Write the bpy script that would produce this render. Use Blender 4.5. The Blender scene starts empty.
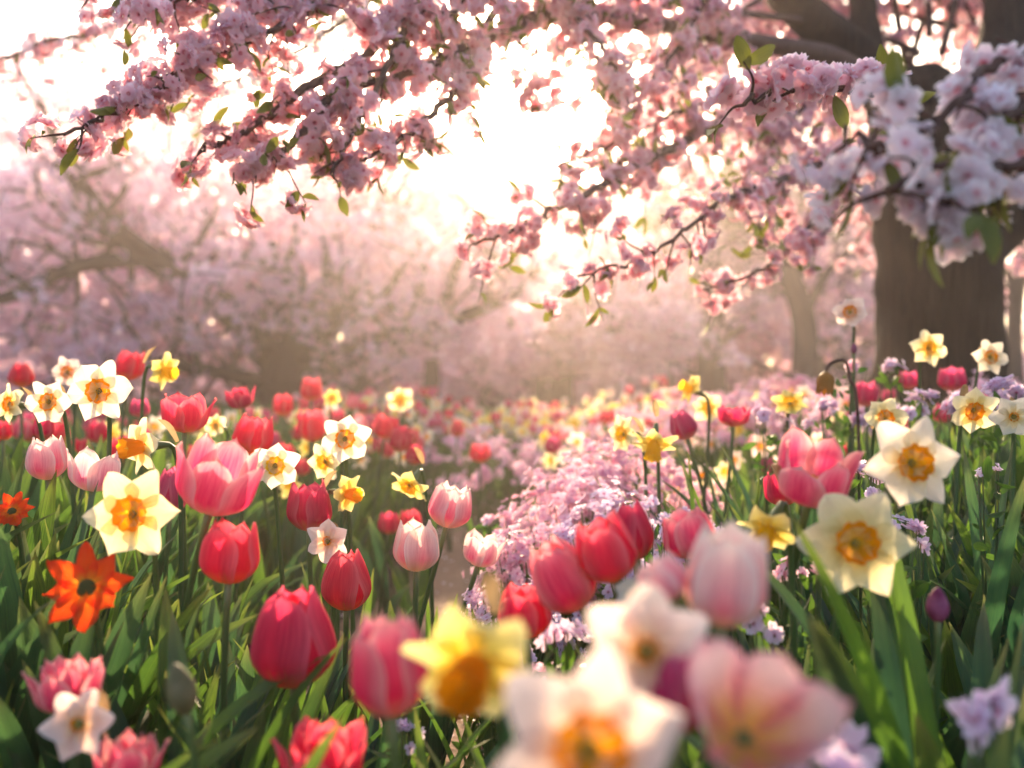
import bpy, math, random
import numpy as np
from mathutils import Vector, Matrix, Quaternion

random.seed(7); RNG = np.random.default_rng(7)
SC = bpy.context.scene
COL = SC.collection
R = math.radians

# ------------------------------------------------------------------ camera
HC = 0.60
F = 35 / 36 * 1024
PITCH = math.atan(16 / F)
cam_d = bpy.data.cameras.new('camera'); cam = bpy.data.objects.new('camera', cam_d); COL.objects.link(cam)
cam.location = (0, 0, HC); cam.rotation_euler = (R(90) + PITCH, 0, 0)
cam_d.lens = 35; cam_d.sensor_width = 36; cam_d.clip_start = 0.02; cam_d.clip_end = 1000
cam_d.dof.use_dof = True; cam_d.dof.focus_distance = 1.28; cam_d.dof.aperture_fstop = 3.0
SC.camera = cam
# ------------------------------------------------------------------ light
SUN_EL, SUN_AZ = R(18.9), R(1.0)        # azimuth measured from +Y towards +X
w = bpy.data.worlds.new('World'); SC.world = w; w.use_nodes = True
nt = w.node_tree; nt.nodes.clear()
sky = nt.nodes.new('ShaderNodeTexSky'); sky.sky_type = 'NISHITA'; sky.sun_disc = False
sky.sun_elevation = SUN_EL; sky.sun_rotation = SUN_AZ
sky.air_density = 1.0; sky.dust_density = 3.0; sky.ozone_density = 1.0
bg = nt.nodes.new('ShaderNodeBackground'); bg.inputs[1].default_value = 0.15
wo = nt.nodes.new('ShaderNodeOutputWorld')
nt.links.new(sky.outputs[0], bg.inputs[0]); nt.links.new(bg.outputs[0], wo.inputs[0])
sl = bpy.data.lights.new('sun', 'SUN'); sl.energy = 5.0; sl.angle = R(0.6); sl.color = (1.0, 0.73, 0.46)
so = bpy.data.objects.new('sun', sl); COL.objects.link(so)
sd = Vector((math.sin(SUN_AZ) * math.cos(SUN_EL), math.cos(SUN_AZ) * math.cos(SUN_EL), math.sin(SUN_EL)))
so.rotation_euler = sd.to_track_quat('Z', 'Y').to_euler()
HAZE_DENSITY = 0.0068
HAZE_ANISO = 0.74
SC.view_settings.view_transform = 'Standard'; SC.view_settings.look = 'None'
SC.view_settings.exposure = 1.55; SC.view_settings.gamma = 1.0
SC.render.engine = 'CYCLES'
cy = SC.cycles
cy.use_denoising = True; cy.max_bounces = 8; cy.diffuse_bounces = 3; cy.glossy_bounces = 2
cy.transmission_bounces = 5; cy.volume_bounces = 1; cy.transparent_max_bounces = 4
cy.caustics_reflective = False; cy.caustics_refractive = False
cy.sample_clamp_indirect = 6.0

# ------------------------------------------------------------------ pixel helper
def W(px, py, d):
    a = (px - 512) / F * d; b = (384 - py) / F * d
    c, s = math.cos(PITCH), math.sin(PITCH)
    return Vector((a, d * c - b * s, HC + d * s + b * c))

def sm(a, b, x):
    t = np.clip((np.asarray(x, float) - a) / (b - a), 0, 1); return t * t * (3 - 2 * t)
def path_x(y):
    return np.interp(y, [0, 1.0, 1.5, 2.0, 3.15, 5, 7.5, 12, 20], [.12, -.02, -.16, -.27, -.23, -.14, -.02, .5, 2.0])
def ground(x, y):
    x = np.asarray(x, float); y = np.asarray(y, float)
    dx = x - path_x(y)
    z = .30 * sm(.30, 1.5, dx) * (1 - .5 * sm(7, 12, y)) + .12 * sm(.22, .75, -dx)
    z = z + .13 * sm(4, 8.5, y) * (1 - sm(.5, 1.4, dx) * .6)
    z = z + .012 * np.sin(3.1 * x + 1.3 * y) * sm(.2, .5, abs(dx))
    z = z + 3.4 * sm(22, 85, y)
    return z
def G(x, y): return float(ground(x, y))

# ------------------------------------------------------------------ materials
def new_mat(name):
    m = bpy.data.materials.new(name); m.use_nodes = True; m.node_tree.nodes.clear(); return m, m.node_tree
def N(t, kind, **kw):
    n = t.nodes.new(kind)
    for k, v in kw.items():
        if k == 'ins':
            for i, val in v.items(): n.inputs[i].default_value = val
        else: setattr(n, k, v)
    return n
def math_n(t, op, a, b=None, c=None):
    n = t.nodes.new('ShaderNodeMath'); n.operation = op
    for i, v in enumerate((a, b, c)):
        if v is None: continue
        if isinstance(v, (int, float)): n.inputs[i].default_value = v
        else: t.links.new(v, n.inputs[i])
    return n.outputs[0]
def mixc(t, fac, a, b, mode='MIX'):
    n = t.nodes.new('ShaderNodeMix'); n.data_type = 'RGBA'; n.blend_type = mode
    for sock, v in ((0, fac), (6, a), (7, b)):
        if isinstance(v, (int, float)): n.inputs[sock].default_value = v
        elif isinstance(v, tuple): n.inputs[sock].default_value = (*v, 1) if len(v) == 3 else v
        else: t.links.new(v, n.inputs[sock])
    return n.outputs[2]
def ramp(t, fac, stops):
    n = t.nodes.new('ShaderNodeValToRGB'); e = n.color_ramp.elements
    while len(e) < len(stops): e.new(.5)
    for k, (p, c) in enumerate(stops):
        e[k].position = p; e[k].color = (*c, 1)
    t.links.new(fac, n.inputs[0]); return n.outputs[0]
def thin_shader(t, col, trans=0.5, rough=.45, spec=.35, bump=None, tint=None, sheen=0):
    """opaque sheet that also lets light through from behind"""
    p = N(t, 'ShaderNodeBsdfPrincipled', ins={'Roughness': rough, 'Specular IOR Level': spec})
    t.links.new(col, p.inputs['Base Color'])
    tr = N(t, 'ShaderNodeBsdfTranslucent')
    if tint: t.links.new(mixc(t, 1.0, col, tint, 'MULTIPLY'), tr.inputs[0])
    else: t.links.new(col, tr.inputs[0])
    mx = N(t, 'ShaderNodeMixShader', ins={0: trans}); o = N(t, 'ShaderNodeOutputMaterial')
    if bump is not None:
        t.links.new(bump, p.inputs['Normal']); t.links.new(bump, tr.inputs['Normal'])
    t.links.new(p.outputs[0], mx.inputs[1]); t.links.new(tr.outputs[0], mx.inputs[2]); t.links.new(mx.outputs[0], o.inputs[0])

def petal_mat(name, low, mid, tip, edge, edge_amt=.7, streak=.40, trans=.58, edge_pow=2.5):
    m, t = new_mat(name)
    uv = N(t, 'ShaderNodeUVMap'); sp = N(t, 'ShaderNodeSeparateXYZ'); t.links.new(uv.outputs[0], sp.inputs[0])
    u, v = sp.outputs[0], sp.outputs[1]
    oi = N(t, 'ShaderNodeObjectInfo'); rnd = oi.outputs['Random']
    # fine veins running along the petal
    cx = N(t, 'ShaderNodeCombineXYZ')
    t.links.new(math_n(t, 'MULTIPLY', u, 26.0), cx.inputs[0]); t.links.new(math_n(t, 'MULTIPLY', v, 2.2), cx.inputs[1])
    t.links.new(math_n(t, 'MULTIPLY', rnd, 37.0), cx.inputs[2])
    nz = N(t, 'ShaderNodeTexNoise', ins={'Scale': 1.0, 'Detail': 3.0, 'Roughness': .6}); t.links.new(cx.outputs[0], nz.inputs['Vector'])
    veins = nz.outputs[0]
    vv = math_n(t, 'ADD', v, math_n(t, 'MULTIPLY', math_n(t, 'SUBTRACT', veins, .5), .35))
    col = ramp(t, vv, [(0.0, low), (.35, mid), (1.0, tip)])
    au = math_n(t, 'ABSOLUTE', math_n(t, 'SUBTRACT', math_n(t, 'MULTIPLY', u, 2.0), 1.0))
    e = math_n(t, 'POWER', au, edge_pow)
    e = math_n(t, 'MAXIMUM', e, math_n(t, 'POWER', v, 9.0))
    e = math_n(t, 'ADD', e, math_n(t, 'MULTIPLY', math_n(t, 'SUBTRACT', veins, .5), .5))
    e = math_n(t, 'MULTIPLY', e, edge_amt)
    ec = N(t, 'ShaderNodeClamp'); t.links.new(e, ec.inputs[0])
    col = mixc(t, ec.outputs[0], col, edge)
    val = math_n(t, 'ADD', math_n(t, 'MULTIPLY', veins, streak), 1.0 - streak * .5)
    val = math_n(t, 'MULTIPLY', val, math_n(t, 'ADD', math_n(t, 'MULTIPLY', rnd, .16), .92))
    hs = N(t, 'ShaderNodeHueSaturation'); t.links.new(val, hs.inputs['Value']); t.links.new(col, hs.inputs['Color'])
    bp = N(t, 'ShaderNodeBump', ins={'Strength': .35, 'Distance': .002}); t.links.new(veins, bp.inputs['Height'])
    thin_shader(t, hs.outputs[0], trans, .6, .18, bp.outputs[0])
    return m

def leaf_mat(name, dark, light, back=(1.0, .95, .45), trans=.4):
    m, t = new_mat(name)
    uv = N(t, 'ShaderNodeUVMap'); sp = N(t, 'ShaderNodeSeparateXYZ'); t.links.new(uv.outputs[0], sp.inputs[0])
    tc = N(t, 'ShaderNodeTexCoord')
    oi = N(t, 'ShaderNodeObjectInfo')
    cx = N(t, 'ShaderNodeCombineXYZ')
    t.links.new(math_n(t, 'MULTIPLY', sp.outputs[0], 30.0), cx.inputs[0]); t.links.new(math_n(t, 'MULTIPLY', sp.outputs[1], 1.5), cx.inputs[1])
    nz = N(t, 'ShaderNodeTexNoise', ins={'Scale': 1.0, 'Detail': 2.0}); t.links.new(cx.outputs[0], nz.inputs['Vector'])
    n2 = N(t, 'ShaderNodeTexNoise', ins={'Scale': 14.0, 'Detail': 3.0}); t.links.new(tc.outputs['Object'], n2.inputs['Vector'])
    f = math_n(t, 'ADD', math_n(t, 'MULTIPLY', nz.outputs[0], 1.3), math_n(t, 'MULTIPLY', n2.outputs[0], .9))
    f = math_n(t, 'ADD', math_n(t, 'SUBTRACT', f, .80), math_n(t, 'MULTIPLY', math_n(t, 'SUBTRACT', oi.outputs['Random'], .5), .4))
    cl = N(t, 'ShaderNodeClamp'); t.links.new(f, cl.inputs[0])
    col = mixc(t, cl.outputs[0], dark, light)
    # dry yellow tips on part of the blade ends
    tipf = math_n(t, 'MULTIPLY', math_n(t, 'POWER', sp.outputs[1], 14.0), .6)
    col = mixc(t, tipf, col, (.30, .26, .07))
    bp = N(t, 'ShaderNodeBump', ins={'Strength': .5, 'Distance': .002}); t.links.new(nz.outputs[0], bp.inputs['Height'])
    thin_shader(t, col, trans, .38, .5, bp.outputs[0], tint=None)
    return m

def plain_thin(name, c1, c2, scale=40, trans=.45, rough=.5):
    m, t = new_mat(name)
    tc = N(t, 'ShaderNodeTexCoord'); n2 = N(t, 'ShaderNodeTexNoise', ins={'Scale': float(scale), 'Detail': 3.0}); t.links.new(tc.outputs['Object'], n2.inputs['Vector'])
    col = ramp(t, n2.outputs[0], [(.35, c1), (.65, c2)])
    thin_shader(t, col, trans, rough, .3)
    return m
def blossom_mat(name, centre, body, rim, trans=.45, var=.25):
    m, t = new_mat(name)
    uv = N(t, 'ShaderNodeUVMap'); sp = N(t, 'ShaderNodeSeparateXYZ'); t.links.new(uv.outputs[0], sp.inputs[0])
    col = ramp(t, sp.outputs[1], [(0.0, centre), (.22, body), (.75, body), (1.0, rim)])
    at = N(t, 'ShaderNodeAttribute', attribute_name='tint')
    val = math_n(t, 'ADD', math_n(t, 'MULTIPLY', at.outputs['Fac'], var), 1.0 - var * .5)
    hs = N(t, 'ShaderNodeHueSaturation'); t.links.new(val, hs.inputs['Value']); t.links.new(col, hs.inputs['Color'])
    t.links.new(math_n(t, 'ADD', math_n(t, 'MULTIPLY', at.outputs['Fac'], -.5), 1.25), hs.inputs['Saturation'])
    thin_shader(t, hs.outputs[0], trans, .5, .25)
    return m
def solid(name, c1, c2, scale=20, rough=.8, bump=.4, dist=.01, stretch=(1, 1, 1), detail=6.0):
    m, t = new_mat(name)
    tc = N(t, 'ShaderNodeTexCoord'); mp = N(t, 'ShaderNodeMapping'); mp.inputs['Scale'].default_value = stretch
    t.links.new(tc.outputs['Object'], mp.inputs[0])
    n2 = N(t, 'ShaderNodeTexNoise', ins={'Scale': float(scale), 'Detail': detail, 'Roughness': .65}); t.links.new(mp.outputs[0], n2.inputs['Vector'])
    col = ramp(t, n2.outputs[0], [(.3, c1), (.7, c2)])
    p = N(t, 'ShaderNodeBsdfPrincipled', ins={'Roughness': rough, 'Specular IOR Level': .25}); o = N(t, 'ShaderNodeOutputMaterial')
    bp = N(t, 'ShaderNodeBump', ins={'Strength': bump, 'Distance': dist}); t.links.new(n2.outputs[0], bp.inputs['Height'])
    t.links.new(col, p.inputs['Base Color']); t.links.new(bp.outputs[0], p.inputs['Normal']); t.links.new(p.outputs[0], o.inputs[0])
    return m

M = {}
M['t_red'] = petal_mat('tulip petal red', (.72, .45, .10), (.74, .010, .065), (.88, .035, .10), (.95, .36, .36), .65)
M['t_crimson'] = petal_mat('tulip petal crimson', (.65, .40, .15), (.60, .006, .07), (.76, .020, .11), (.90, .24, .32), .65)
M['t_rose'] = petal_mat('tulip petal rose', (.85, .68, .35), (.80, .022, .14), (.90, .12, .22), (.95, .60, .55), .95, edge_pow=2.2)
M['t_blush'] = petal_mat('tulip petal blush', (.88, .74, .40), (.82, .12, .25), (.92, .52, .54), (.96, .84, .76), .95, edge_pow=1.5)
M['t_cream'] = petal_mat('tulip petal cream pink', (.85, .76, .36), (.86, .24, .32), (.94, .70, .62), (.97, .88, .78), 1.0, edge_pow=1.3)
M['t_magenta'] = petal_mat('tulip petal magenta', (.75, .55, .35), (.60, .02, .14), (.74, .07, .22), (.88, .35, .44), .55)
M['t_peach'] = petal_mat('tulip petal peach', (.95, .46, .05), (.94, .46, .36), (.95, .70, .66), (.88, .26, .38), .7, edge_pow=2.6)
M['d_white'] = petal_mat('daffodil petal white', (.85, .62, .18), (.86, .77, .58), (.88, .80, .68), (.90, .80, .70), .3, .25)
M['d_cream'] = petal_mat('daffodil petal cream', (.88, .55, .06), (.88, .74, .34), (.90, .82, .56), (.91, .84, .62), .4, .25)
M['d_yellow'] = petal_mat('daffodil petal yellow', (.88, .60, .03), (.91, .72, .13), (.93, .82, .34), (.93, .86, .50), .4, .12)
M['d_pink'] = petal_mat('daffodil petal pink', (.90, .62, .30), (.93, .68, .56), (.95, .80, .74), (.95, .84, .80), .5, .15)
M['c_orange'] = petal_mat('daffodil cup orange', (.95, .55, .02), (.97, .40, .008), (.97, .32, .006), (.97, .42, .02), .2, .3, .74)
M['c_yellow'] = petal_mat('daffodil cup yellow', (.95, .66, .03), (.97, .66, .02), (.97, .56, .015), (.98, .70, .06), .2, .3, .74)
M['o_star'] = petal_mat('orange flower petal', (.95, .60, .04), (.93, .12, .010), (.92, .06, .010), (.86, .04, .010), .7, .35, .66)
M['lilac'] = blossom_mat('phlox floret', (.55, .06, .22), (.86, .66, .82), (.93, .82, .90), .5)
M['phlox'] = blossom_mat('phlox floret pink', (.66, .08, .24), (.91, .55, .67), (.95, .76, .80), .5)
M['cherry'] = blossom_mat('cherry blossom', (.66, .07, .13), (.96, .66, .71), (.98, .80, .83), .74)
M['cherry_pale'] = blossom_mat('cherry blossom pale', (.74, .18, .24), (.95, .80, .84), (.97, .92, .93), .55)
M['far_bloom'] = blossom_mat('far cherry blossom', (.88, .52, .64), (.93, .64, .74), (.96, .78, .84), .66)
M['leaf'] = leaf_mat('strap leaf', (.028, .085, .016), (.19, .35, .03), trans=.58)
M['leaf_blue'] = leaf_mat('bluish strap leaf', (.018, .070, .036), (.085, .20, .05), trans=.52)
M['leaf_new'] = leaf_mat('young cherry leaf', (.13, .15, .02), (.30, .30, .035), trans=.5)
M['stem'] = leaf_mat('stem green', (.04, .09, .025), (.10, .18, .04), trans=.15)
M['dry'] = plain_thin('papery sheath', (.32, .20, .09), (.48, .34, .18))
M['bud'] = plain_thin('green bud', (.14, .13, .06), (.26, .22, .12), 60)
M['bud_purple'] = plain_thin('purple bud', (.20, .03, .10), (.42, .14, .28), 60)
M['anther'] = plain_thin('anther', (.90, .62, .04), (.95, .74, .10), 300, .75)
M['dark_centre'] = solid('dark flower centre', (.06, .07, .015), (.18, .16, .03), 400, bump=.8)
M['bark'] = solid('cherry bark', (.004, .0025, .0025), (.045, .026, .021), 17, .85, 1.0, .06, (2.2, 2.2, .22), 9.0)
M['twig'] = solid('cherry twig bark', (.045, .020, .016), (.14, .07, .055), 60, .7, .5, .004)
M['far_bark'] = solid('far bark', (.008, .005, .006), (.03, .02, .022), 5, .9)
M['soil'] = solid('soil', (.022, .014, .009), (.085, .055, .035), 45, .95, 1.0, .02)
def meadow_mix():
    m = M['soil']; t = m.node_tree; p = [n for n in t.nodes if n.type == 'BSDF_PRINCIPLED'][0]; src = p.inputs['Base Color'].links[0].from_socket
    tc = N(t, 'ShaderNodeTexCoord'); sp = N(t, 'ShaderNodeSeparateXYZ'); t.links.new(tc.outputs['Object'], sp.inputs[0])
    nz = N(t, 'ShaderNodeTexNoise', ins={'Scale': 1.3, 'Detail': 5.0}); t.links.new(tc.outputs['Object'], nz.inputs['Vector'])
    g = ramp(t, nz.outputs[0], [(.35, (.10, .12, .04)), (.55, (.20, .20, .08)), (.68, (.46, .26, .26))])
    mr = N(t, 'ShaderNodeMapRange', ins={1: 6.0, 2: 10.0}); t.links.new(sp.outputs[1], mr.inputs[0])
    t.links.new(mixc(t, mr.outputs[0], src, g), p.inputs['Base Color'])
meadow_mix()
M['pathm'] = solid('path dirt', (.14, .085, .05), (.32, .20, .13), 55, .9, 1.0, .012)
M['pebble'] = solid('pebble', (.10, .07, .05), (.28, .21, .16), 60, .8)
M['wither'] = plain_thin('withered petal', (.30, .10, .015), (.55, .24, .03), 80, .3)

# ------------------------------------------------------------------ mesh helpers
class MB:
    def __init__(s): s.V = []; s.F = []; s.U = []; s.T = []; s.MI = []; s.n = 0
    def add(s, V, Fq, U=None, tint=.5, mi=0):
        V = np.asarray(V, float); Fq = np.asarray(Fq, int)
        if len(V) == 0: return s
        s.V.append(V); s.F.append(Fq + s.n)
        s.U.append(np.zeros((len(V), 2)) if U is None else np.asarray(U, float))
        s.T.append(np.full(len(V), tint) if np.isscalar(tint) else tint)
        s.MI.append(np.full(len(Fq), mi)); s.n += len(V); return s
    def mesh(s, name, mats, smooth=True):
        me = bpy.data.meshes.new(name)
        if not s.V:
            return me
        V = np.concatenate(s.V); Fq = np.concatenate(s.F); U = np.concatenate(s.U); T = np.concatenate(s.T); MI = np.concatenate(s.MI)
        me.vertices.add(len(V)); me.vertices.foreach_set('co', V.ravel().astype(np.float32))
        me.loops.add(Fq.size); me.loops.foreach_set('vertex_index', Fq.ravel().astype(np.int32))
        me.polygons.add(len(Fq)); me.polygons.foreach_set('loop_start', np.arange(0, Fq.size, 4, dtype=np.int32))
        me.polygons.foreach_set('loop_total', np.full(len(Fq), 4, dtype=np.int32))
        me.polygons.foreach_set('material_index', MI.astype(np.int32))
        me.polygons.foreach_set('use_smooth', np.full(len(Fq), smooth))
        uvl = me.uv_layers.new(name='UVMap'); uvl.data.foreach_set('uv', U[Fq.ravel()].ravel().astype(np.float32))
        at = me.attributes.new('tint', 'FLOAT', 'POINT'); at.data.foreach_set('value', T.astype(np.float32))
        me.update(); me.validate()
        for m in (mats if isinstance(mats, (list, tuple)) else [mats]): me.materials.append(M[m])
        return me

def link(name, me, parent=None, mat=None):
    o = bpy.data.objects.new(name, me); COL.objects.link(o)
    if parent is not None: o.parent = parent
    if mat is not None: o.matrix_local = mat
    return o
def tag(o, label, cat, group=None, kind=None):
    if label: o['label'] = label
    if cat: o['category'] = cat
    if group: o['group'] = group
    if kind: o['kind'] = kind
    return o
def thing(name, loc, label, cat, group=None):
    o = bpy.data.objects.new(name, None); o.empty_display_size = .02; COL.objects.link(o); o.location = loc
    return tag(o, label, cat, group)

def grid_faces(nu, nv, off=0, wrap=False):
    out = []
    for j in range(nv - 1):
        for i in range(nu if wrap else nu - 1):
            a = j * nu + i; b = j * nu + (i + 1) % nu
            out.append((a, b, b + nu, a + nu))
    return np.array(out) + off
def frame(axis, roll=0):
    """rotation matrix with local +Z along axis"""
    q = Vector(axis).normalized().to_track_quat('Z', 'Y')
    return (q.to_matrix() @ Matrix.Rotation(roll, 3, 'Z')).to_4x4()

def catmull(P, n=6):
    P = [np.array(p, float) for p in P]
    P = [2 * P[0] - P[1]] + P + [2 * P[-1] - P[-2]]
    out = []
    for i in range(1, len(P) - 2):
        for k in range(n):
            t = k / n
            out.append(.5 * ((2 * P[i]) + (-P[i - 1] + P[i + 1]) * t + (2 * P[i - 1] - 5 * P[i] + 4 * P[i + 1] - P[i + 2]) * t ** 2 + (-P[i - 1] + 3 * P[i] - 3 * P[i + 1] + P[i + 2]) * t ** 3))
    out.append(P[-2]); return np.array(out)
def tube(P, rad, seg=8, flat=1.0, lump=0.0, ridge=0.0):
    P = np.asarray(P, float); n = len(P)
    rad = np.interp(np.linspace(0, 1, n), np.linspace(0, 1, len(rad)), rad) if not np.isscalar(rad) else np.full(n, rad)
    T = np.gradient(P, axis=0); T /= np.linalg.norm(T, axis=1)[:, None] + 1e-12
    ref = np.array([0, 0, 1.]) if abs(T[0][2]) < .9 else np.array([1., 0, 0])
    A = np.cross(T[0], ref); A /= np.linalg.norm(A)
    V = []; U = []
    th = np.linspace(0, 2 * math.pi, seg, endpoint=False)
    for i in range(n):
        A = A - T[i] * A.dot(T[i]); A /= np.linalg.norm(A) + 1e-12
        B = np.cross(T[i], A)
        rr = rad[i] * (1 + lump * (np.sin(th * 3 + i * .7) * .5 + np.sin(th * 5 - i * .4 + 1) * .5))
        if ridge: rr = rr * (1 + ridge * (np.abs(np.sin(th * 17 + .9 * math.sin(i * .33))) + .6 * np.abs(np.sin(th * 29 + 1.3 * math.sin(i * .21 + 2) + 1)) - 1))
        V.append(P[i] + np.outer(np.cos(th) * rr, A) + np.outer(np.sin(th) * rr * flat, B))
        U.append(np.stack([th / 6.283, np.full(seg, i / (n - 1))], 1))
    V = np.concatenate(V); U = np.concatenate(U)
    Fq = grid_faces(seg, n, wrap=True)
    # end cap
    k = len(V); V = np.vstack([V, P[-1] + T[-1] * rad[-1] * .7]); U = np.vstack([U, [0.5, 1]])
    capf = [((n - 1) * seg + i, (n - 1) * seg + (i + 1) % seg, k, k) for i in range(0)]
    cap = [((n - 1) * seg + i, (n - 1) * seg + (i + 1) % seg, (n - 1) * seg + (i + 2) % seg, k) for i in range(0, seg, 2)]
    return V, np.vstack([Fq, np.array(cap)]), U
def bez(p0, p1, p2, p3, n=14):
    t = np.linspace(0, 1, n)[:, None]; p0, p1, p2, p3 = (np.array(p, float) for p in (p0, p1, p2, p3))
    return (1 - t) ** 3 * p0 + 3 * (1 - t) ** 2 * t * p1 + 3 * (1 - t) * t ** 2 * p2 + t ** 3 * p3

# ------------------------------------------------------------------ petals
def tulip_petal(phi, R_=.5, H=1.08, close=-.4, ww=1.15, curl=0., frill=0., seed=0, nu=13, nv=15):
    rs = np.random.default_rng(seed)
    V = []; U = []
    k1, k2, k3 = rs.uniform(0, 6, 3); lean = rs.uniform(-.12, .10); hh = H * rs.uniform(.92, 1.05); ww *= rs.uniform(.93, 1.06)
    for j in range(nv):
        v = j / (nv - 1)
        t = min(v / .5, 1); r = R_ * (.14 + .86 * math.sin(t * math.pi / 2) ** .8)
        if v > .4: r += R_ * (close + lean) * ((v - .4) / .6) ** 1.7
        z = hh * v ** 1.25
        hw = ww * R_ * (.10 * (1 - v) + v ** .5 * max(0, 1 - v ** 3.4) ** .62)
        r_eff = max(r, .5 * R_)
        for i in range(nu):
            u = i / (nu - 1) * 2 - 1
            th = phi + u * hw / r_eff
            rr = r + R_ * (.05 * math.sin(2.5 * u + k1 + 3 * v) * v + curl * v ** 3 * u * u)
            rr -= R_ * .045 * math.exp(-(u / .12) ** 2) * v * (1 - v) * 3     # midrib groove
            rr += frill * R_ * math.sin(u * 9 + k2) * v ** 3
            zz = z + (frill * .6 * math.sin(u * 13 + k3) + .012 * math.sin(u * 4 + k2)) * v ** 5 - .05 * u * u * v
            V.append((rr * math.cos(th), rr * math.sin(th), zz)); U.append((i / (nu - 1), v))
    return np.array(V), grid_faces(nu, nv), np.array(U)

def star_petal(phi, L=.5, W_=.145, r0=.05, bend=.0, z0=0., tipw=.8, twist=0., cup=.05, seed=0, nu=9, nv=13, jit=1.):
    rs = np.random.default_rng(seed); V = []; U = []
    k1, k2 = rs.uniform(0, 6, 2); tw = twist + jit * rs.uniform(-.55, .55); bd = bend + jit * rs.uniform(-.12, .12); L *= rs.uniform(.93, 1.03); W_ *= rs.uniform(.88, 1.1); k3 = rs.uniform(0, 6)
    cs, sn = math.cos(phi), math.sin(phi)
    for j in range(nv):
        v = j / (nv - 1); r = r0 + (L - r0) * v
        hw = W_ * (.25 * (1 - v) ** 2 + math.sin(math.pi * v ** .82) ** tipw)
        if j == nv - 1: hw = .002
        for i in range(nu):
            u = i / (nu - 1) * 2 - 1
            y = u * hw
            z = z0 + bd * L * v * v + cup * abs(u) ** 1.6 * (1 - .4 * v) * L + tw * y * v + .012 * math.sin(5 * v + 2 * u + k1)
            z -= .012 * math.exp(-(u / .16) ** 2) * math.sin(math.pi * v)
            z += .020 * math.sin(9 * v + k3) * u * abs(u); y *= 1 + .06 * math.sin(8 * v + k2)
            x = r - .03 * abs(u) * math.sin(6 * v + k2)
            V.append((x * cs - y * sn, x * sn + y * cs, z)); U.append((i / (nu - 1), v))
    return np.array(V), grid_faces(nu, nv), np.array(U)

def cup_mesh(mb, r0=.085, r1=.135, h=.16, frill=.08, z0=0., seed=0, seg=40, n=10):
    rs = np.random.default_rng(seed); ph = rs.uniform(0, 6, 3)
    for inner in (0,):
        V = []; U = []
        for j in range(n):
            v = j / (n - 1)
            r = r0 + (r1 - r0) * (v ** 1.6) + .015 * math.sin(math.pi * v)
            for i in range(seg):
                th = 2 * math.pi * i / seg
                f = 1 + frill * v ** 3 * (math.sin(9 * th + ph[0]) + .5 * math.sin(17 * th + ph[1]))
                rr = r * f - inner * .008 * (1 - v ** 4)
                zz = z0 + h * v + frill * .35 * v ** 4 * math.sin(7 * th + ph[2]) * h + inner * .006 * (1 - v)
                V.append((rr * math.cos(th), rr * math.sin(th), zz)); U.append(((i / seg * 3) % 1, v))
        mb.add(V, grid_faces(seg, n, wrap=True), U)
    # floor of the cup
    V = [(0, 0, z0 + .004)] + [(r0 * math.cos(2 * math.pi * i / 20), r0 * math.sin(2 * math.pi * i / 20), z0 + .008) for i in range(20)]
    mb.add(V, [(0, 1 + i, 1 + (i + 1) % 20, 1 + (i + 2) % 20) for i in range(0, 20, 2)], np.tile([.5, .05], (21, 1)))
    return mb
def stamens(mb, n=6, r=.028, h=.10, z0=0., th=.010):
    for i in range(n):
        a = 6.283 * i / n
        P = [(r * .5 * math.cos(a), r * .5 * math.sin(a), z0), (r * math.cos(a), r * math.sin(a), z0 + h * .6), (r * 1.15 * math.cos(a), r * 1.15 * math.sin(a), z0 + h)]
        mb.add(*tube(catmull(P, 3), [th * .5, th * .5, th, th], 6))
    mb.add(*tube([(0, 0, z0), (0, 0, z0 + h * .7), (0, 0, z0 + h * 1.15)], [th * .6, th * .6, th * 1.3], 6))
    return mb

TUL = {   # form: (outer params, inner params)
    'closed': (dict(close=-.52, ww=1.22, H=1.16), dict(close=-.60, ww=1.15, H=1.16)),
    'cup': (dict(close=-.22, ww=1.12, H=1.05), dict(close=-.36, ww=1.05, H=1.10)),
    'open': (dict(close=.22, ww=.98, H=.92), dict(close=-.05, ww=.95, H=.98)),
    'bowl': (dict(close=.50, ww=.98, H=.72), dict(close=.25, ww=.98, H=.76)),
    'wide': (dict(close=.75, ww=.90, H=.80, curl=.12), dict(close=.40, ww=.9, H=.88)),
}
_tcache = {}
def tulip_meshes(form, mat, var):
    key = (form, mat, var)
    if key in _tcache: return _tcache[key]
    out = []
    po, pi_ = TUL['cup'] if form == 'double' else TUL[form]
    for k in range(3): out.append(MB().add(*tulip_petal(k * 2.094 + .1 * var, seed=var * 50 + k, **po)).mesh('petal', mat))
    for k in range(3): out.append(MB().add(*tulip_petal(k * 2.094 + 1.047 + .08 * var, R_=.44, seed=var * 50 + 10 + k, **pi_)).mesh('petal', mat))
    if form == 'double':
        out = []
        for k in range(5): out.append(MB().add(*tulip_petal(k * 1.257, R_=.5, close=.25, ww=.78, H=.9, frill=.035, seed=var * 50 + k)).mesh('petal', mat))
        for k in range(5): out.append(MB().add(*tulip_petal(k * 1.257 + .6, R_=.38, close=.05, ww=.8, H=.98, frill=.04, seed=var * 50 + 20 + k)).mesh('petal', mat))
        for k in range(4): out.append(MB().add(*tulip_petal(k * 1.57 + .3, R_=.24, close=-.1, ww=.9, H=1.0, frill=.05, seed=var * 50 + 30 + k)).mesh('petal', mat))
    _tcache[key] = out; return out

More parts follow.
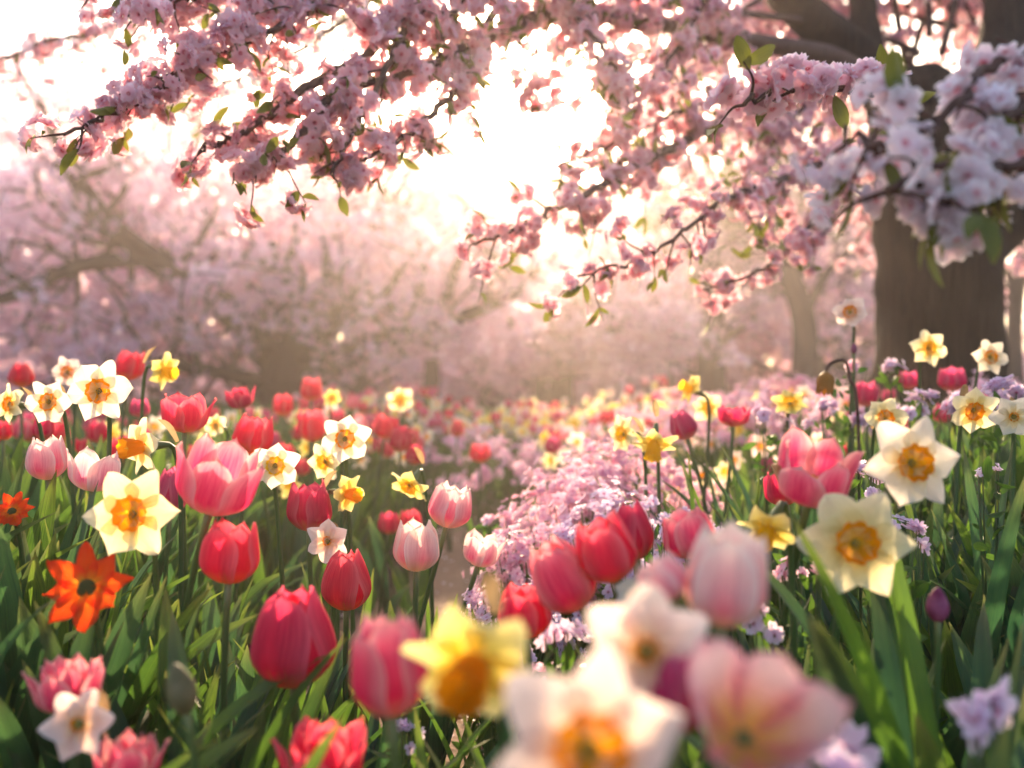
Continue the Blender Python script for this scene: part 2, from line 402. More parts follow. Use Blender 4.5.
def strap_leaf(p0, az, L, lean, droop, wid, seed=0, nu=5, nv=12, fold=.35, twist=.6):
    """a curved blade rising from p0"""
    rs = np.random.default_rng(seed); V = []; U = []
    pos = np.array(p0, float); el = R(90) - lean; tw = rs.uniform(-twist, twist); side = rs.uniform(-.25, .25)
    st = L / (nv - 1); a = az
    for j in range(nv):
        v = j / (nv - 1)
        e = el - droop * v ** 1.8; a2 = a + side * v
        T = np.array([math.cos(a2) * math.cos(e), math.sin(a2) * math.cos(e), math.sin(e)])
        S = np.array([-math.sin(a2), math.cos(a2), 0]); Nn = np.cross(T, S)
        ca, sa = math.cos(tw * v), math.sin(tw * v); S2 = S * ca + Nn * sa; N2 = Nn * ca - S * sa
        hw = wid * .5 * (.55 + .45 * math.sin(min(1, v * 2) * math.pi / 2)) * max(0.0, 1 - v ** 3.2) ** .7 + .0004
        for i in range(nu):
            u = i / (nu - 1) * 2 - 1
            V.append(pos + S2 * u * hw - N2 * (1 - abs(u)) * hw * fold + N2 * .06 * hw * math.sin(7 * v + 3 * u))
            U.append((i / (nu - 1), v))
        pos = pos + T * st
    return np.array(V), grid_faces(nu, nv), np.array(U)

SEED = [100]
def nseed(): SEED[0] += 1; return SEED[0]
def fcol(name):
    return name

def leaves_for(t, base, kind, h, n=3, mat='leaf'):
    for k in range(n):
        rs = random.Random(nseed())
        az = rs.uniform(0, 6.28)
        if kind == 'tulip': args = dict(L=h * rs.uniform(.75, .98), lean=rs.uniform(.12, .45), droop=rs.uniform(.1, .9), wid=rs.uniform(.026, .042))
        else: args = dict(L=h * rs.uniform(.75, 1.0), lean=rs.uniform(.05, .3), droop=rs.uniform(.1, .8), wid=rs.uniform(.011, .018))
        me = MB().add(*strap_leaf((0.008 * math.cos(az), .008 * math.sin(az), -.004), az, seed=nseed(), **args)).mesh('leaf', mat)
        link('leaf', me, t)

def tulip(px, py, wpx, d, form, mat, label, axis=(0, 0, 1), group='tulips in the flower beds', leaves=3, asp=1.0, base=None, name='tulip', roll=None, mat2=None):
    """px,py = middle of the bloom"""
    wreal = wpx * d / F; c = W(px, py, d); ax = Vector(axis).normalized()
    head = c - ax * wreal * .52 * asp
    rs = random.Random(nseed()); ax = (ax + Vector((rs.gauss(0, .05), rs.gauss(0, .06), 0))).normalized()
    bx = head.x - ax.x * .22 + rs.uniform(-.02, .02); by = head.y - ax.y * .2 + rs.uniform(.0, .03)
    if base: bx, by = base
    b = Vector((bx, by, G(bx, by)))
    t = thing(name, b, label, 'tulip', group)
    hl = head - b
    P = bez((0, 0, -.01), (0, 0, max(.05, hl.z * .5)), hl - ax * max(.03, hl.length * .3), hl + ax * wreal * .03)
    link('stem', MB().add(*tube(P, [.0042, .0036, .0034, .0040], 8)).mesh('stem', 'stem'), t)
    var = rs.randint(0, 4)
    ms = tulip_meshes(form, mat, var)
    rl = rs.uniform(0, 6.28) if roll is None else roll
    mt = Matrix.Translation(hl) @ frame(ax, rl) @ Matrix.Diagonal((wreal, wreal, wreal * asp, 1))
    for m_ in ms: link('petal', m_, t, mt)
    if form in ('open', 'wide'):
        key = 'tst'
        if key not in _tcache: _tcache[key] = stamens(MB(), 6, .07, .30, .08, .022).mesh('stamens', 'anther')
        link('stamens', _tcache[key], t, mt)
    leaves_for(t, b, 'tulip', max(.12, min(.34, hl.z * .85)), leaves, 'leaf' if rs.random() < .6 else 'leaf_blue')
    return t

_dcache = {}
def daff_meshes(pm, cm, var, cupk, bend):
    key = (pm, cm, var, cupk, bend)
    if key in _dcache: return _dcache[key]
    pet = []
    for k in range(6):
        pet.append(MB().add(*star_petal(k * 1.0472, W_=.175 if k % 2 else .190, cup=.10, z0=.012 * (k % 2), bend=bend, seed=var * 31 + k, tipw=.75)).mesh('petal', pm))
    r0, r1, h = {'short': (.11, .180, .075), 'mid': (.115, .180, .11), 'long': (.10, .165, .36), 'small': (.065, .10, .07)}[cupk]
    cup = cup_mesh(MB(), r0, r1, h, seed=var).mesh('trumpet', cm)
    sta = stamens(MB(), 6, .026, h * .75, th=.007).mesh('stamens', 'anther')
    _dcache[key] = (pet, cup, sta); return _dcache[key]

def daff(px, py, wpx, d, face, pm, cm, label, cupk='mid', bend=.0, group='daffodils in the flower beds', leaves=3, base=None, roll=None, name='daffodil', cat='daffodil', npet=6):
    wreal = wpx * d / F; c = W(px, py, d); f = Vector(face).normalized()
    rs = random.Random(nseed())
    back = c - f * wreal * .05
    bx = back.x - f.x * .04 + rs.uniform(-.02, .02); by = back.y - f.y * .05 + rs.uniform(0, .03)
    if base: bx, by = base
    b = Vector((bx, by, G(bx, by))); t = thing(name, b, label, cat, group)
    hl = back - b
    neck = hl - f * .035
    ctrl = neck - f * .03 + Vector((0, 0, .015))
    P = bez((0, 0, -.01), (0, 0, hl.z * .6), ctrl - Vector((0, 0, .02)), neck, 14)
    P = np.vstack([P, [list(neck.lerp(hl, .5)), list(hl)]])
    rad = [.0036] * 8 + [.0032] * 6 + [.0058, .0052]
    link('stem', MB().add(*tube(P, rad, 8)).mesh('stem', 'stem'), t)
    if wpx > 34:
        sp = MB().add(*strap_leaf(tuple(neck - f * .012 + Vector((0, 0, .003))), math.atan2(f.y, f.x), .04, .5, 1.0, .012, seed=nseed(), nv=7, fold=.8)).mesh('sheath', 'dry')
        link('sheath', sp, t)
    pet, cup, sta = daff_meshes(pm, cm, rs.randint(0, 6), cupk, bend)
    mt = Matrix.Translation(hl) @ frame(f, rs.uniform(0, 1.05) if roll is None else roll) @ Matrix.Scale(wreal, 4)
    for m_ in pet: link('petal', m_, t, mt)
    tr = link('trumpet', cup, t, mt)
    st = link('stamens', sta, tr)
    leaves_for(t, b, 'daff', max(.15, min(.38, hl.z * .9)), leaves, 'leaf_blue' if rs.random() < .5 else 'leaf')
    return t

# ================================================================== SETTING
def build_ground():
    xs = np.concatenate([np.linspace(-90, -6, 22), np.linspace(-5.6, 5.6, 150), np.linspace(6, 90, 22)])
    ys = np.concatenate([np.linspace(-6, -.2, 12), np.linspace(0, 9, 150), np.linspace(9.5, 30, 40), np.linspace(32, 90, 20)])
    X, Y = np.meshgrid(xs, ys); Z = ground(X, Y)
    dx = abs(X - path_x(Y))
    Z = Z + RNG.normal(0, .004, X.shape) * (abs(X) < 6) * (Y < 9) * (dx > .3)
    V = np.stack([X.ravel(), Y.ravel(), Z.ravel()], 1)
    o = link('ground', MB().add(V, grid_faces(len(xs), len(ys))).mesh('ground', 'soil')); o['kind'] = 'structure'
    ys = np.linspace(-1, 6.5, 240); us = np.linspace(-1, 1, 15)
    V = []
    for y in ys:
        hw = .19 + .03 * math.sin(3 * y) + .02 * math.sin(7.7 * y)
        for u in us:
            x = float(path_x(y)) + u * hw
            V.append((x, y, G(x, y) + .006 - .012 * abs(u) ** 4 + random.uniform(0, .003)))
    o = link('path', MB().add(V, grid_faces(15, 240)).mesh('path', 'pathm')); o['kind'] = 'structure'
    # pebbles and crumbs
    ico = np.array([(1, 0, 0), (0, 1, 0), (-1, 0, 0), (0, -1, 0), (0, 0, 1)], float); fc = np.array([(0, 1, 4, 4), (1, 2, 4, 4), (2, 3, 4, 4), (3, 0, 4, 4)])
    n = 8; th = np.linspace(0, 2 * math.pi, n, endpoint=False)
    ring = lambda r, z: np.stack([np.cos(th) * r, np.sin(th) * r, np.full(n, z)], 1)
    tv = np.vstack([ring(1, 0), ring(.85, .45), ring(.35, .7), ring(.02, .72)]); tf = grid_faces(n, 4, wrap=True)
    mb = MB()
    for k in range(1500):
        y = random.uniform(1.2, 1) if False else 1.2 + 5 * random.random() ** 1.5; x = float(path_x(y)) + random.uniform(-.34, .34)
        s = random.uniform(.002, .008); a = random.uniform(0, 6.28)
        q = tv * [s * random.uniform(.7, 1.4), s, s * .8]; q = q @ np.array([[math.cos(a), math.sin(a), 0], [-math.sin(a), math.cos(a), 0], [0, 0, 1]])
        mb.add(q + [x, y, G(x, y) + .003], tf)
    o = link('pebbles', mb.mesh('pebbles', 'pebble')); tag(o, 'small pebbles and crumbs of earth on the dirt path', 'pebbles', kind='stuff')
build_ground()

def merge_instances(mb, tv, tf, tu, pos, axes, scales, rolls, tints=None, mi=0):
    """numpy copies of a template into one mesh (petals, leaves of one part)"""
    pos = np.asarray(pos, float); Z = np.asarray(axes, float); Z = Z / (np.linalg.norm(Z, axis=1)[:, None] + 1e-9)
    ref = np.where(abs(Z[:, 2:3]) < .9, np.array([[0, 0, 1.]]), np.array([[1., 0, 0]]))
    X = np.cross(ref, Z); X /= np.linalg.norm(X, axis=1)[:, None] + 1e-9; Y = np.cross(Z, X)
    c, s = np.cos(rolls)[:, None], np.sin(rolls)[:, None]
    X2 = X * c + Y * s; Y2 = -X * s + Y * c
    sc = np.asarray(scales, float)[:, None, None]
    P = pos[:, None, :] + sc * (tv[None, :, 0:1] * X2[:, None, :] + tv[None, :, 1:2] * Y2[:, None, :] + tv[None, :, 2:3] * Z[:, None, :])
    n, k = len(pos), len(tv)
    Fq = (tf[None] + (np.arange(n) * k)[:, None, None]).reshape(-1, 4)
    U = np.tile(tu, (n, 1)); T = np.repeat(RNG.random(n) if tints is None else tints, k)
    mb.add(P.reshape(-1, 3), Fq, U, T, mi)

def blossom_template(rings=2, nu=4, nv=4, notch=True):
    V = []; Fq = []; U = []; n = 0
    for ring in range(rings):
        for k in range(5):
            phi = k * 1.2566 + ring * .63; cs, sn = math.cos(phi), math.sin(phi)
            up = .02 + .16 * math.sin(k * 2.3) + ring * .45; L = .5 * (1 - .22 * ring)
            for j in range(nv):
                v = j / (nv - 1); hw = (.035 + .175 * math.sin(min(1., v * 1.1) * math.pi * .6)) * (1 - .45 * v ** 5) * (1 - .1 * ring)
                for i in range(nu):
                    u = i / (nu - 1) * 2 - 1; r = .03 + L * v - (.09 * (1 - abs(u)) * v ** 6 if notch else 0) - .06 * u * u * v
                    y = u * hw; z = up * r * (1.1 - .7 * v) + .08 * u * u * v + .03 * math.sin(4 * u + phi * 3) * v + .035 * (k % 2) * v
                    V.append((r * cs - y * sn, r * sn + y * cs, z)); U.append((i / (nu - 1), v))
            Fq.append(grid_faces(nu, nv, n)); n += nu * nv
    return np.array(V), np.vstack(Fq), np.array(U)
BT = blossom_template(2); BT1 = blossom_template(1, 3, 4); BT_FAR = blossom_template(1, 2, 3, False); FLORET = blossom_template(1, 3, 4)
def leaf_template():
    V = []; U = []
    for j in range(6):
        v = j / 5; hw = .20 * math.sin(math.pi * (v * .93 + .05)) ** .8
        for i in range(3):
            u = i - 1; V.append((u * hw, .05 * math.sin(3 * v) + abs(u) * hw * .4, v)); U.append((i / 2, v * .8))
    return np.array(V), grid_faces(3, 6), np.array(U)
LT = leaf_template()

def unit(n):
    v = RNG.normal(size=(n, 3)); return v / np.linalg.norm(v, axis=1)[:, None]

# ================================================================== BIG CHERRY TREE (right)
tree_loc = W(938, 400, 4.3); tree_loc.z = G(tree_loc.x, tree_loc.y)
big = thing('cherry_tree', tree_loc, 'large blossoming cherry tree with a thick dark trunk and boughs across the top', 'tree', None)
TL = np.array(tree_loc)
def wp(pts): return [np.array(W(*p)) - TL for p in pts]
def px2m(w_, d): return w_ * d / F
# trunk
tp = wp([(938, 470, 4.3), (938, 400, 4.3), (939, 330, 4.3), (938, 265, 4.3), (940, 215, 4.3), (945, 170, 4.28), (925, 125, 4.25), (900, 90, 4.2)])
tr = [px2m(w_, 4.3) / 2 for w_ in (150, 126, 119, 118, 128, 138, 112, 78)]
mb = MB().add(*tube(catmull(tp, 12), tr, 260, lump=.03, ridge=.022))
mb.add(*tube(catmull(wp([(955, 190, 4.28), (985, 120, 4.3), (1010, 50, 4.35), (1020, -40, 4.4)]), 6), [.19, .17, .14, .11], 22, lump=.05))
mb.add(*tube(catmull(wp([(950, 262, 4.3), (990, 232, 4.3), (1030, 200, 4.3), (1090, 130, 4.3), (1160, 60, 4.2)]), 6), [.16, .13, .11, .09, .06], 20, lump=.05))
link('trunk', mb.mesh('trunk', 'bark'), big)

def bough(pts, r0, r1, spread=.16, dens=1.0, bl='cherry', size=.040, sub=1.0, first=0.1, leaves=1.0, tmpl=None, droop=-.25, seg=10, clump=5, matw='twig', only_wood=False, side=1.0):
    """one bough of the tree: wood + side twigs in one mesh, its blossoms and leaves as sub-parts"""
    P = catmull(wp(pts), 8); n = len(P)
    P = P + RNG.normal(0, .004, P.shape) * np.linspace(.2, 1, n)[:, None]
    wood = MB().add(*tube(P, np.linspace(r0, r1, 12) if not isinstance(r0, list) else r0, seg, lump=.04))
    segl = np.linalg.norm(np.diff(P, axis=0), axis=1); L = segl.sum(); cum = np.concatenate([[0], np.cumsum(segl)]) / L
    T = np.gradient(P, axis=0); T /= np.linalg.norm(T, axis=1)[:, None]
    pos = []; ax = []; lp = []; la = []
    if not only_wood:
        spread *= 1.15; nsub = int(L * 25 * sub)
        for k in range(nsub):
            t = first + (1 - first) * (k + RNG.random()) / nsub
            i = min(n - 1, int(np.searchsorted(cum, t))); p = P[i]; d = T[i] * RNG.uniform(.2, .9) + unit(1)[0] * .8 * side + np.array([0, 0, droop])
            d /= np.linalg.norm(d); l = spread * RNG.uniform(.35, 1.15) * (1.15 - .5 * t)
            q = [p, p + d * l * .5 + unit(1)[0] * l * .1, p + d * l + np.array([0, 0, droop * .35 * l]) + unit(1)[0] * l * .12]
            Q = catmull(q, 4); rr = max(.0011, min(.004, r1 * .9))
            wood.add(*tube(Q, [rr, .0009], 5))
            m = max(2, int(l * 46 * dens))
            for _ in range(m):
                s = RNG.uniform(.12, 1.0); c = Q[min(len(Q) - 1, int(s * (len(Q) - 1) + .5))]
                o = unit(1)[0]; o[2] -= .15
                for _ in range(RNG.integers(max(1, clump - 3), clump + 1)):
                    a = o + unit(1)[0] * .75; a /= np.linalg.norm(a)
                    pos.append(c + a * size * RNG.uniform(.35, .85)); ax.append(a + unit(1)[0] * .35)
            if RNG.random() < .7 * leaves:
                for _ in range(RNG.integers(1, 4)):
                    lp.append(Q[-1 - RNG.integers(0, 3)]); la.append(d * .6 + unit(1)[0] * .7 + np.array([0, 0, -.25]))
        # blossoms sitting right on the bough
        for k in range(int(L * 22 * dens * sub)):
            t = first + (1 - first) * RNG.random(); i = min(n - 1, int(np.searchsorted(cum, t))); o = unit(1)[0]
            for _ in range(3):
                a = o + unit(1)[0] * .6; a /= np.linalg.norm(a)
                pos.append(P[i] + a * (size * RNG.uniform(.4, .8) + r1)); ax.append(a)
    w_ = link('bough', wood.mesh('bough', matw), big)
    if pos:
        tv, tf, tu = tmpl or BT; b = MB(); m = len(pos)
        merge_instances(b, tv, tf, tu, pos, ax, size * RNG.uniform(.62, 1.12, m), RNG.uniform(0, 6.28, m))
        link('blossoms', b.mesh('blossoms', bl), w_)
    if lp:
        b = MB(); m = len(lp); merge_instances(b, *LT, lp, la, RNG.uniform(.022, .05, m), RNG.uniform(0, 6.28, m)); link('leaves', b.mesh('leaves', 'leaf_new'), w_)
    return len(pos)

nb = 0
# heavy limbs
nb += bough([(925, 150, 4.27), (880, 85, 4.1), (835, 40, 3.95), (792, 0, 3.8), (750, -60, 3.6)], .11, .06, .3, .5, only_wood=True, matw='bark', seg=20)
nb += bough([(915, 120, 4.25), (872, 60, 4.3), (863, 0, 4.4), (850, -80, 4.5)], .075, .05, only_wood=True, matw='bark', seg=16)
# limb running left past the sun into the upper left spray
nb += bough([(890, 95, 4.15), (837, 60, 3.8), (762, 43, 3.4), (662, 26, 2.9), (562, 14, 2.5), (477, 42, 2.15), (420, 67, 1.95), (352, 88, 1.85), (300, 105, 1.8)], [.055, .042, .030, .021, .016, .011, .008, .005, .003], .003, .15, .50, first=.30, size=.040)
# sprays under the sun
nb += bough([(850, 70, 3.9), (782, 90, 3.3), (720, 122, 2.8), (647, 160, 2.4), (602, 185, 2.2), (542, 215, 2.05), (476, 246, 2.0)], [.03, .022, .016, .012, .009, .006, .003], .003, .15, .55, first=.25, size=.038)
nb += bough([(890, 130, 4.0), (857, 150, 3.2), (812, 167, 2.7), (767, 185, 2.4), (727, 197, 2.2), (697, 220, 2.1), (657, 250, 2.0), (612, 268, 1.95), (560, 281, 1.9)], [.02, .016, .012, .009, .007, .005, .004, .003, .002], .003, .11, .5, first=.2, size=.036)
nb += bough([(832, 75, 3.7), (792, 120, 3.2), (767, 155, 3.0), (762, 200, 2.8), (760, 240, 2.7)], .009, .003, .16, .5, first=.1, size=.038)
nb += bough([(857, 152, 3.2), (832, 190, 2.9), (812, 225, 2.7), (782, 255, 2.6), (740, 280, 2.5), (703, 290, 2.45)], .010, .003, .12, .6, first=.1, size=.040)
nb += bough([(790, 95, 3.3), (740, 95, 2.9), (680, 110, 2.6), (620, 140, 2.4), (560, 165, 2.3)], .008, .003, .16, .4, size=.038)
nb += bough([(800, 20, 3.6), (720, 10, 3.2), (650, -5, 2.9), (590, 20, 2.7), (545, 70, 2.6), (530, 105, 2.5)], .012, .003, .14, .35, size=.038, first=.2)
nb += bough([(760, 0, 3.6), (700, 30, 3.2), (640, 60, 2.9), (600, 90, 2.8)], .010, .003, .18, .4, size=.038)
# upper left sprays that come down from above the picture
for pts, dens, spr in (
    ([(760, -90, 3.6), (650, -60, 2.9), (560, -40, 2.4), (500, -20, 2.2), (450, 10, 2.0), (400, 10, 1.9)], .6, .12),
    ([(700, -90, 3.4), (600, -50, 2.7), (560, -10, 2.4), (580, 20, 2.3), (610, 60, 2.25), (625, 90, 2.2)], .5, .13),
    ([(800, -60, 3.4), (720, -20, 2.9), (690, 30, 2.7), (660, 70, 2.5), (610, 110, 2.4)], .5, .14),
    ([(300, -70, 2.1), (230, -40, 1.9), (150, -25, 1.75), (90, -5, 1.7)], .5, .10),
    ([(620, -90, 2.9), (450, -60, 2.3), (360, -25, 2.0), (325, 0, 1.85), (280, 28, 1.75), (240, 45, 1.7), (190, 62, 1.65), (140, 90, 1.6)], .75, .13),
    ([(560, -90, 2.8), (400, -70, 2.2), (320, -30, 1.95), (280, -5, 1.8), (240, 22, 1.7), (200, 50, 1.65), (168, 84, 1.6), (115, 112, 1.55), (62, 134, 1.52)], .62, .10),
    ([(480, -60, 2.4), (430, -20, 2.1), (410, 20, 1.95), (390, 60, 1.85), (370, 100, 1.8), (350, 140, 1.75), (330, 178, 1.72)], .7, .13),
    ([(520, -30, 2.5), (477, 42, 2.2), (462, 80, 2.0), (430, 115, 1.9), (385, 150, 1.8), (350, 165, 1.75)], .45, .08),
    ([(400, 20, 1.95), (350, 75, 1.85), (320, 110, 1.75), (287, 148, 1.7), (262, 162, 1.68), (235, 165, 1.66)], .6, .10),
    ([(360, 60, 1.9), (310, 85, 1.8), (270, 115, 1.75), (235, 140, 1.7), (200, 150, 1.68)], .6, .08),
    ([(400, -60, 2.2), (330, -40, 2.0), (250, -20, 1.8), (190, -5, 1.7), (140, 15, 1.62)], .5, .10),
):
    nb += bough(pts, .011, .0028, spr, dens, first=.35, size=.039)
nb += bough([(420, -40, 3.4), (330, 30, 3.2), (260, 70, 3.1), (190, 95, 3.0)], .012, .004, .2, .35, size=.042, tmpl=BT1, bl='cherry_pale')
nb += bough([(300, -60, 3.6), (180, -20, 3.4), (110, 30, 3.3), (50, 40, 3.2), (0, 60, 3.1), (-50, 60, 3.0)], .012, .004, .22, .45, size=.044, tmpl=BT1)
# crown above and around the trunk
for k in range(20):
    a = (RNG.uniform(620, 1060), RNG.uniform(-120, 150), RNG.uniform(4.3, 6.0))
    s = (920 + RNG.uniform(-60, 60), RNG.uniform(-80, 90), 4.5 + RNG.uniform(-.2, .6)); mid = ((a[0] + s[0]) / 2, min(a[1], s[1]) - 20, (a[2] + s[2]) / 2)
    nb += bough([s, mid, a], .018, .004, .34, .55, size=.048, tmpl=BT1, first=.15, leaves=.3, bl='cherry')
for a in ((1000, 200, 5.2), (1020, 255, 5.0), (1040, 150, 5.4), (700, 60, 4.6), (760, 130, 4.8), (820, 190, 4.9), (860, 245, 5.2), (690, 170, 4.9), (830, 120, 4.7), (660, 120, 5.0)):
    s = (930, -20, 4.9); mid = ((a[0] + s[0]) / 2, min(a[1], s[1]) - 10, (a[2] + s[2]) / 2)
    nb += bough([s, mid, a], .018, .004, .30, .45, size=.046, tmpl=BT1, first=.3, leaves=.3)
# near, out-of-focus spray on the right
nb += bough([(1160, 60, 4.2), (1300, 40, 2.6), (1200, 20, 1.3), (1100, 60, .95), (1020, 110, .82), (950, 160, .76), (905, 190, .74)], [.05, .03, .015, .008, .006, .004, .003], .003, .085, .16, size=.036, bl='cherry_pale', first=.50, leaves=.9, clump=3)
nb += bough([(1100, 20, 1.0), (1040, 40, .86), (985, 70, .80), (940, 120, .76), (880, 150, .76), (850, 130, .78)], .005, .0025, .055, .12, size=.035, bl='cherry_pale', first=.2, leaves=.5, clump=3)
nb += bough([(1100, 130, .9), (1050, 160, .80), (1000, 170, .76), (960, 195, .73), (930, 200, .72)], .005, .0025, .055, .17, size=.035, bl='cherry_pale', first=.15, clump=3)
nb += bough([(900, 100, 1.3), (860, 90, 1.15), (790, 90, 1.10), (745, 100, 1.08)], .005, .0025, .055, .5, size=.038, bl='cherry', first=.25, clump=4)
print('blossoms', nb)

# ================================================================== BACKGROUND TREES
def bg_tree(name, loc_px, d, limbs, label, crown_mat='far_bloom', nblo=9000, bsize=.09, spread=1.2, twigs=60, group=None, extra=None, bare=False, lvl=2):
    base = W(loc_px[0], loc_px[1], d); base.z = G(base.x, base.y)
    t = thing(name, base, label, 'tree', group); B = np.array(base)
    wood = MB(); tips = []
    def grow(p, dvec, L, r, level):
        k = 5; q = [p]; dv = dvec / np.linalg.norm(dvec)
        for _ in range(k):
            dv = dv + unit(1)[0] * .22 + np.array([0, 0, .03]); dv /= np.linalg.norm(dv); q.append(q[-1] + dv * L / k)
        wood.add(*tube(catmull(q, 3), [r, r * .45], 6))
        for s in q[2:]: tips.append(s)
        if level > 0:
            for _ in range(3 if not bare else 4):
                i = RNG.integers(2, k + 1); grow(q[i], dv + unit(1)[0] * .9, L * .62, r * .5, level - 1)
    for lim in limbs:
        pts, r0, r1 = lim; P = catmull([np.array(W(*p)) - B for p in pts], 6)
        wood.add(*tube(P, [r0, r1], 14, lump=.06))
        n = len(P)
        if len(pts) > 3 or bare:
            for k in range(twigs):
                i = RNG.integers(n // 4, n); grow(P[i], np.gradient(P, axis=0)[i] * 3 + unit(1)[0] * .9 + np.array([0, 0, .25]), spread * RNG.uniform(.5, 1.1), r1 * .6, lvl - 1 if not bare else lvl)
    link('trunk', wood.mesh('trunk', 'far_bark'), t)
    if not bare:
        tips = np.array(tips)
        sel = tips[RNG.integers(0, len(tips), nblo)] + unit(nblo) * (RNG.random(nblo) ** .8)[:, None] * .21 * spread ** .5
        if extra is not None:
            ex = []
            for (px, py, dd, rx, ry, rz, m) in extra:
                c = np.array(W(px, py, dd)) - B; q = unit(m) * (RNG.random(m) ** .45)[:, None] * [rx, ry, rz]
                # break the ellipsoid up into sprays
                m = int(m * .30); cl = unit(70) * (RNG.random(70) ** .4)[:, None] * [rx, ry, rz]
                q = cl[RNG.integers(0, 70, m)] + unit(m) * (RNG.random(m) ** .8)[:, None] * min(rx, rz) * .22 * [1.7, 1.7, .7]
                ex.append(c + q)
            sel = np.vstack([sel] + ex)
        gz = ground(sel[:, 0] + B[0], sel[:, 1] + B[1]); sel = sel[(sel[:, 2] + B[2] > gz + .1) & ~((abs(sel[:, 0]) < .48) & (sel[:, 2] < .80) & (sel[:, 1] < .6))]
        n = len(sel); b = MB()
        merge_instances(b, *BT_FAR, sel, unit(n) + [0, 0, .2], bsize * RNG.uniform(.6, 1.3, n), RNG.uniform(0, 6.28, n))
        link('crown', b.mesh('crown', crown_mat), t)
    return t

bg_tree('cherry_tree', (292, 400), 11, [
    ([(292, 440, 10.3), (292, 380, 10.3), (300, 345, 10.2), (318, 300, 10.2)], .30, .17),
    ([(288, 385, 11), (262, 350, 10.4), (211, 293, 9.7), (150, 258, 9.2), (110, 225, 8.9), (74, 175, 8.8), (50, 120, 8.8)], .17, .06),
    ([(150, 258, 9.2), (78, 266, 8.8), (8, 297, 8.6), (-60, 310, 8.5)], .08, .04),
    ([(288, 370, 11), (250, 330, 11.3), (225, 270, 11.6), (215, 200, 11.8)], .13, .05),
    ([(305, 360, 11), (340, 310, 11.2), (370, 250, 11.6), (385, 190, 12)], .15, .05),
    ([(312, 385, 11), (345, 355, 10.3), (400, 335, 9.8), (460, 318, 9.5), (520, 290, 9.3)], .13, .05),
    ([(440, 322, 9.6), (455, 270, 9.5), (480, 220, 9.6)], .06, .03),
    ([(280, 390, 11), (230, 375, 9.9), (170, 365, 9.1), (110, 360, 8.6)], .09, .04)],
    'wide spreading lavender pink cherry tree in soft focus behind the left flower bed', nblo=9000, bsize=.095, spread=.85, twigs=22,
    extra=[(300, 270, 11.2, 1.3, 1.2, .8, 5200), (180, 300, 10.2, 1.4, 1.0, .6, 4200), (60, 330, 9.6, 1.3, .9, .6, 4000), (400, 270, 11, .9, 1, .7, 3000), (240, 200, 11.5, 1.3, 1, .7, 4000), (100, 200, 10.5, 1.2, 1, .7, 3600), (0, 250, 10, 1.0, 1, .8, 2600), (470, 330, 10.8, .8, .8, .45, 1800)])
bg_tree('cherry_tree', (560, 400), 14, [
    ([(560, 430, 14), (562, 380, 14), (570, 340, 14), (575, 300, 14)], .2, .1),
    ([(562, 370, 14), (530, 340, 13.8), (505, 310, 13.6), (490, 280, 13.4)], .09, .04),
    ([(566, 365, 14), (600, 340, 13.8), (630, 320, 13.6), (660, 330, 13.4)], .09, .04)],
    'low rounded rosy cherry tree in soft focus, just right of the spreading one', nblo=4500, bsize=.10, spread=.9, twigs=16,
    extra=[(560, 335, 14, 1.5, 1.2, .8, 4200), (630, 350, 13.5, .8, .8, .5, 1800), (500, 350, 13.5, .8, .8, .5, 1600)])
bg_tree('cherry_tree', (60, 400), 17, [
    ([(60, 420, 17), (62, 330, 17), (70, 250, 17), (60, 180, 17)], .25, .12),
    ([(62, 330, 17), (120, 260, 16.6), (170, 200, 16.4), (200, 140, 16)], .12, .05),
    ([(64, 320, 17), (10, 260, 16.6), (-40, 200, 16.4), (-70, 120, 16)], .12, .05)],
    'tall pale cherry tree farthest back at the left edge', nblo=4500, bsize=.11, spread=1.3, twigs=18,
    extra=[(60, 200, 17, 2.2, 1.4, 1.3, 5000), (170, 190, 17, 1.5, 1.2, .9, 2600), (-20, 120, 17, 1.4, 1.2, .9, 2000), (70, 110, 17, 1.6, 1.2, .8, 3000), (190, 110, 17, 1.4, 1.2, .8, 2600), (0, 40, 17, 1.2, 1., .7, 1200)])
bg_tree('cherry_tree', (430, 400), 17, [
    ([(430, 420, 17), (432, 350, 17), (425, 290, 17), (430, 230, 17), (440, 170, 17)], .15, .06),
    ([(430, 320, 17), (460, 280, 16.8), (480, 240, 16.6), (490, 200, 16.5)], .07, .03),
    ([(428, 310, 17), (395, 260, 16.8), (370, 220, 16.6), (350, 180, 16.5)], .07, .03)],
    'airy pale cherry tree glowing in the sun haze behind the spreading one', nblo=2600, bsize=.12, spread=1.1, twigs=14,
    extra=[(430, 220, 17, 1.2, 1, .9, 2600), (480, 260, 16.6, .7, .8, .6, 1100), (370, 220, 16.6, .9, .8, .7, 1300)])
bg_tree('cherry_tree', (665, 400), 18, [
    ([(665, 420, 18), (665, 350, 18), (670, 290, 18), (660, 230, 18), (665, 180, 18)], .15, .06),
    ([(665, 330, 18), (630, 280, 17.8), (610, 250, 17.6), (600, 220, 17.5)], .07, .03),
    ([(668, 320, 18), (700, 270, 17.8), (730, 240, 17.6), (750, 200, 17.5)], .07, .03)],
    'airy pale cherry tree in the haze below the long flowering boughs', nblo=2200, bsize=.12, spread=1.1, twigs=14,
    extra=[(660, 240, 18, 1.2, 1, .8, 2000), (620, 280, 17.6, .8, .8, .6, 1200), (720, 240, 17.6, .9, .8, .7, 1200)])
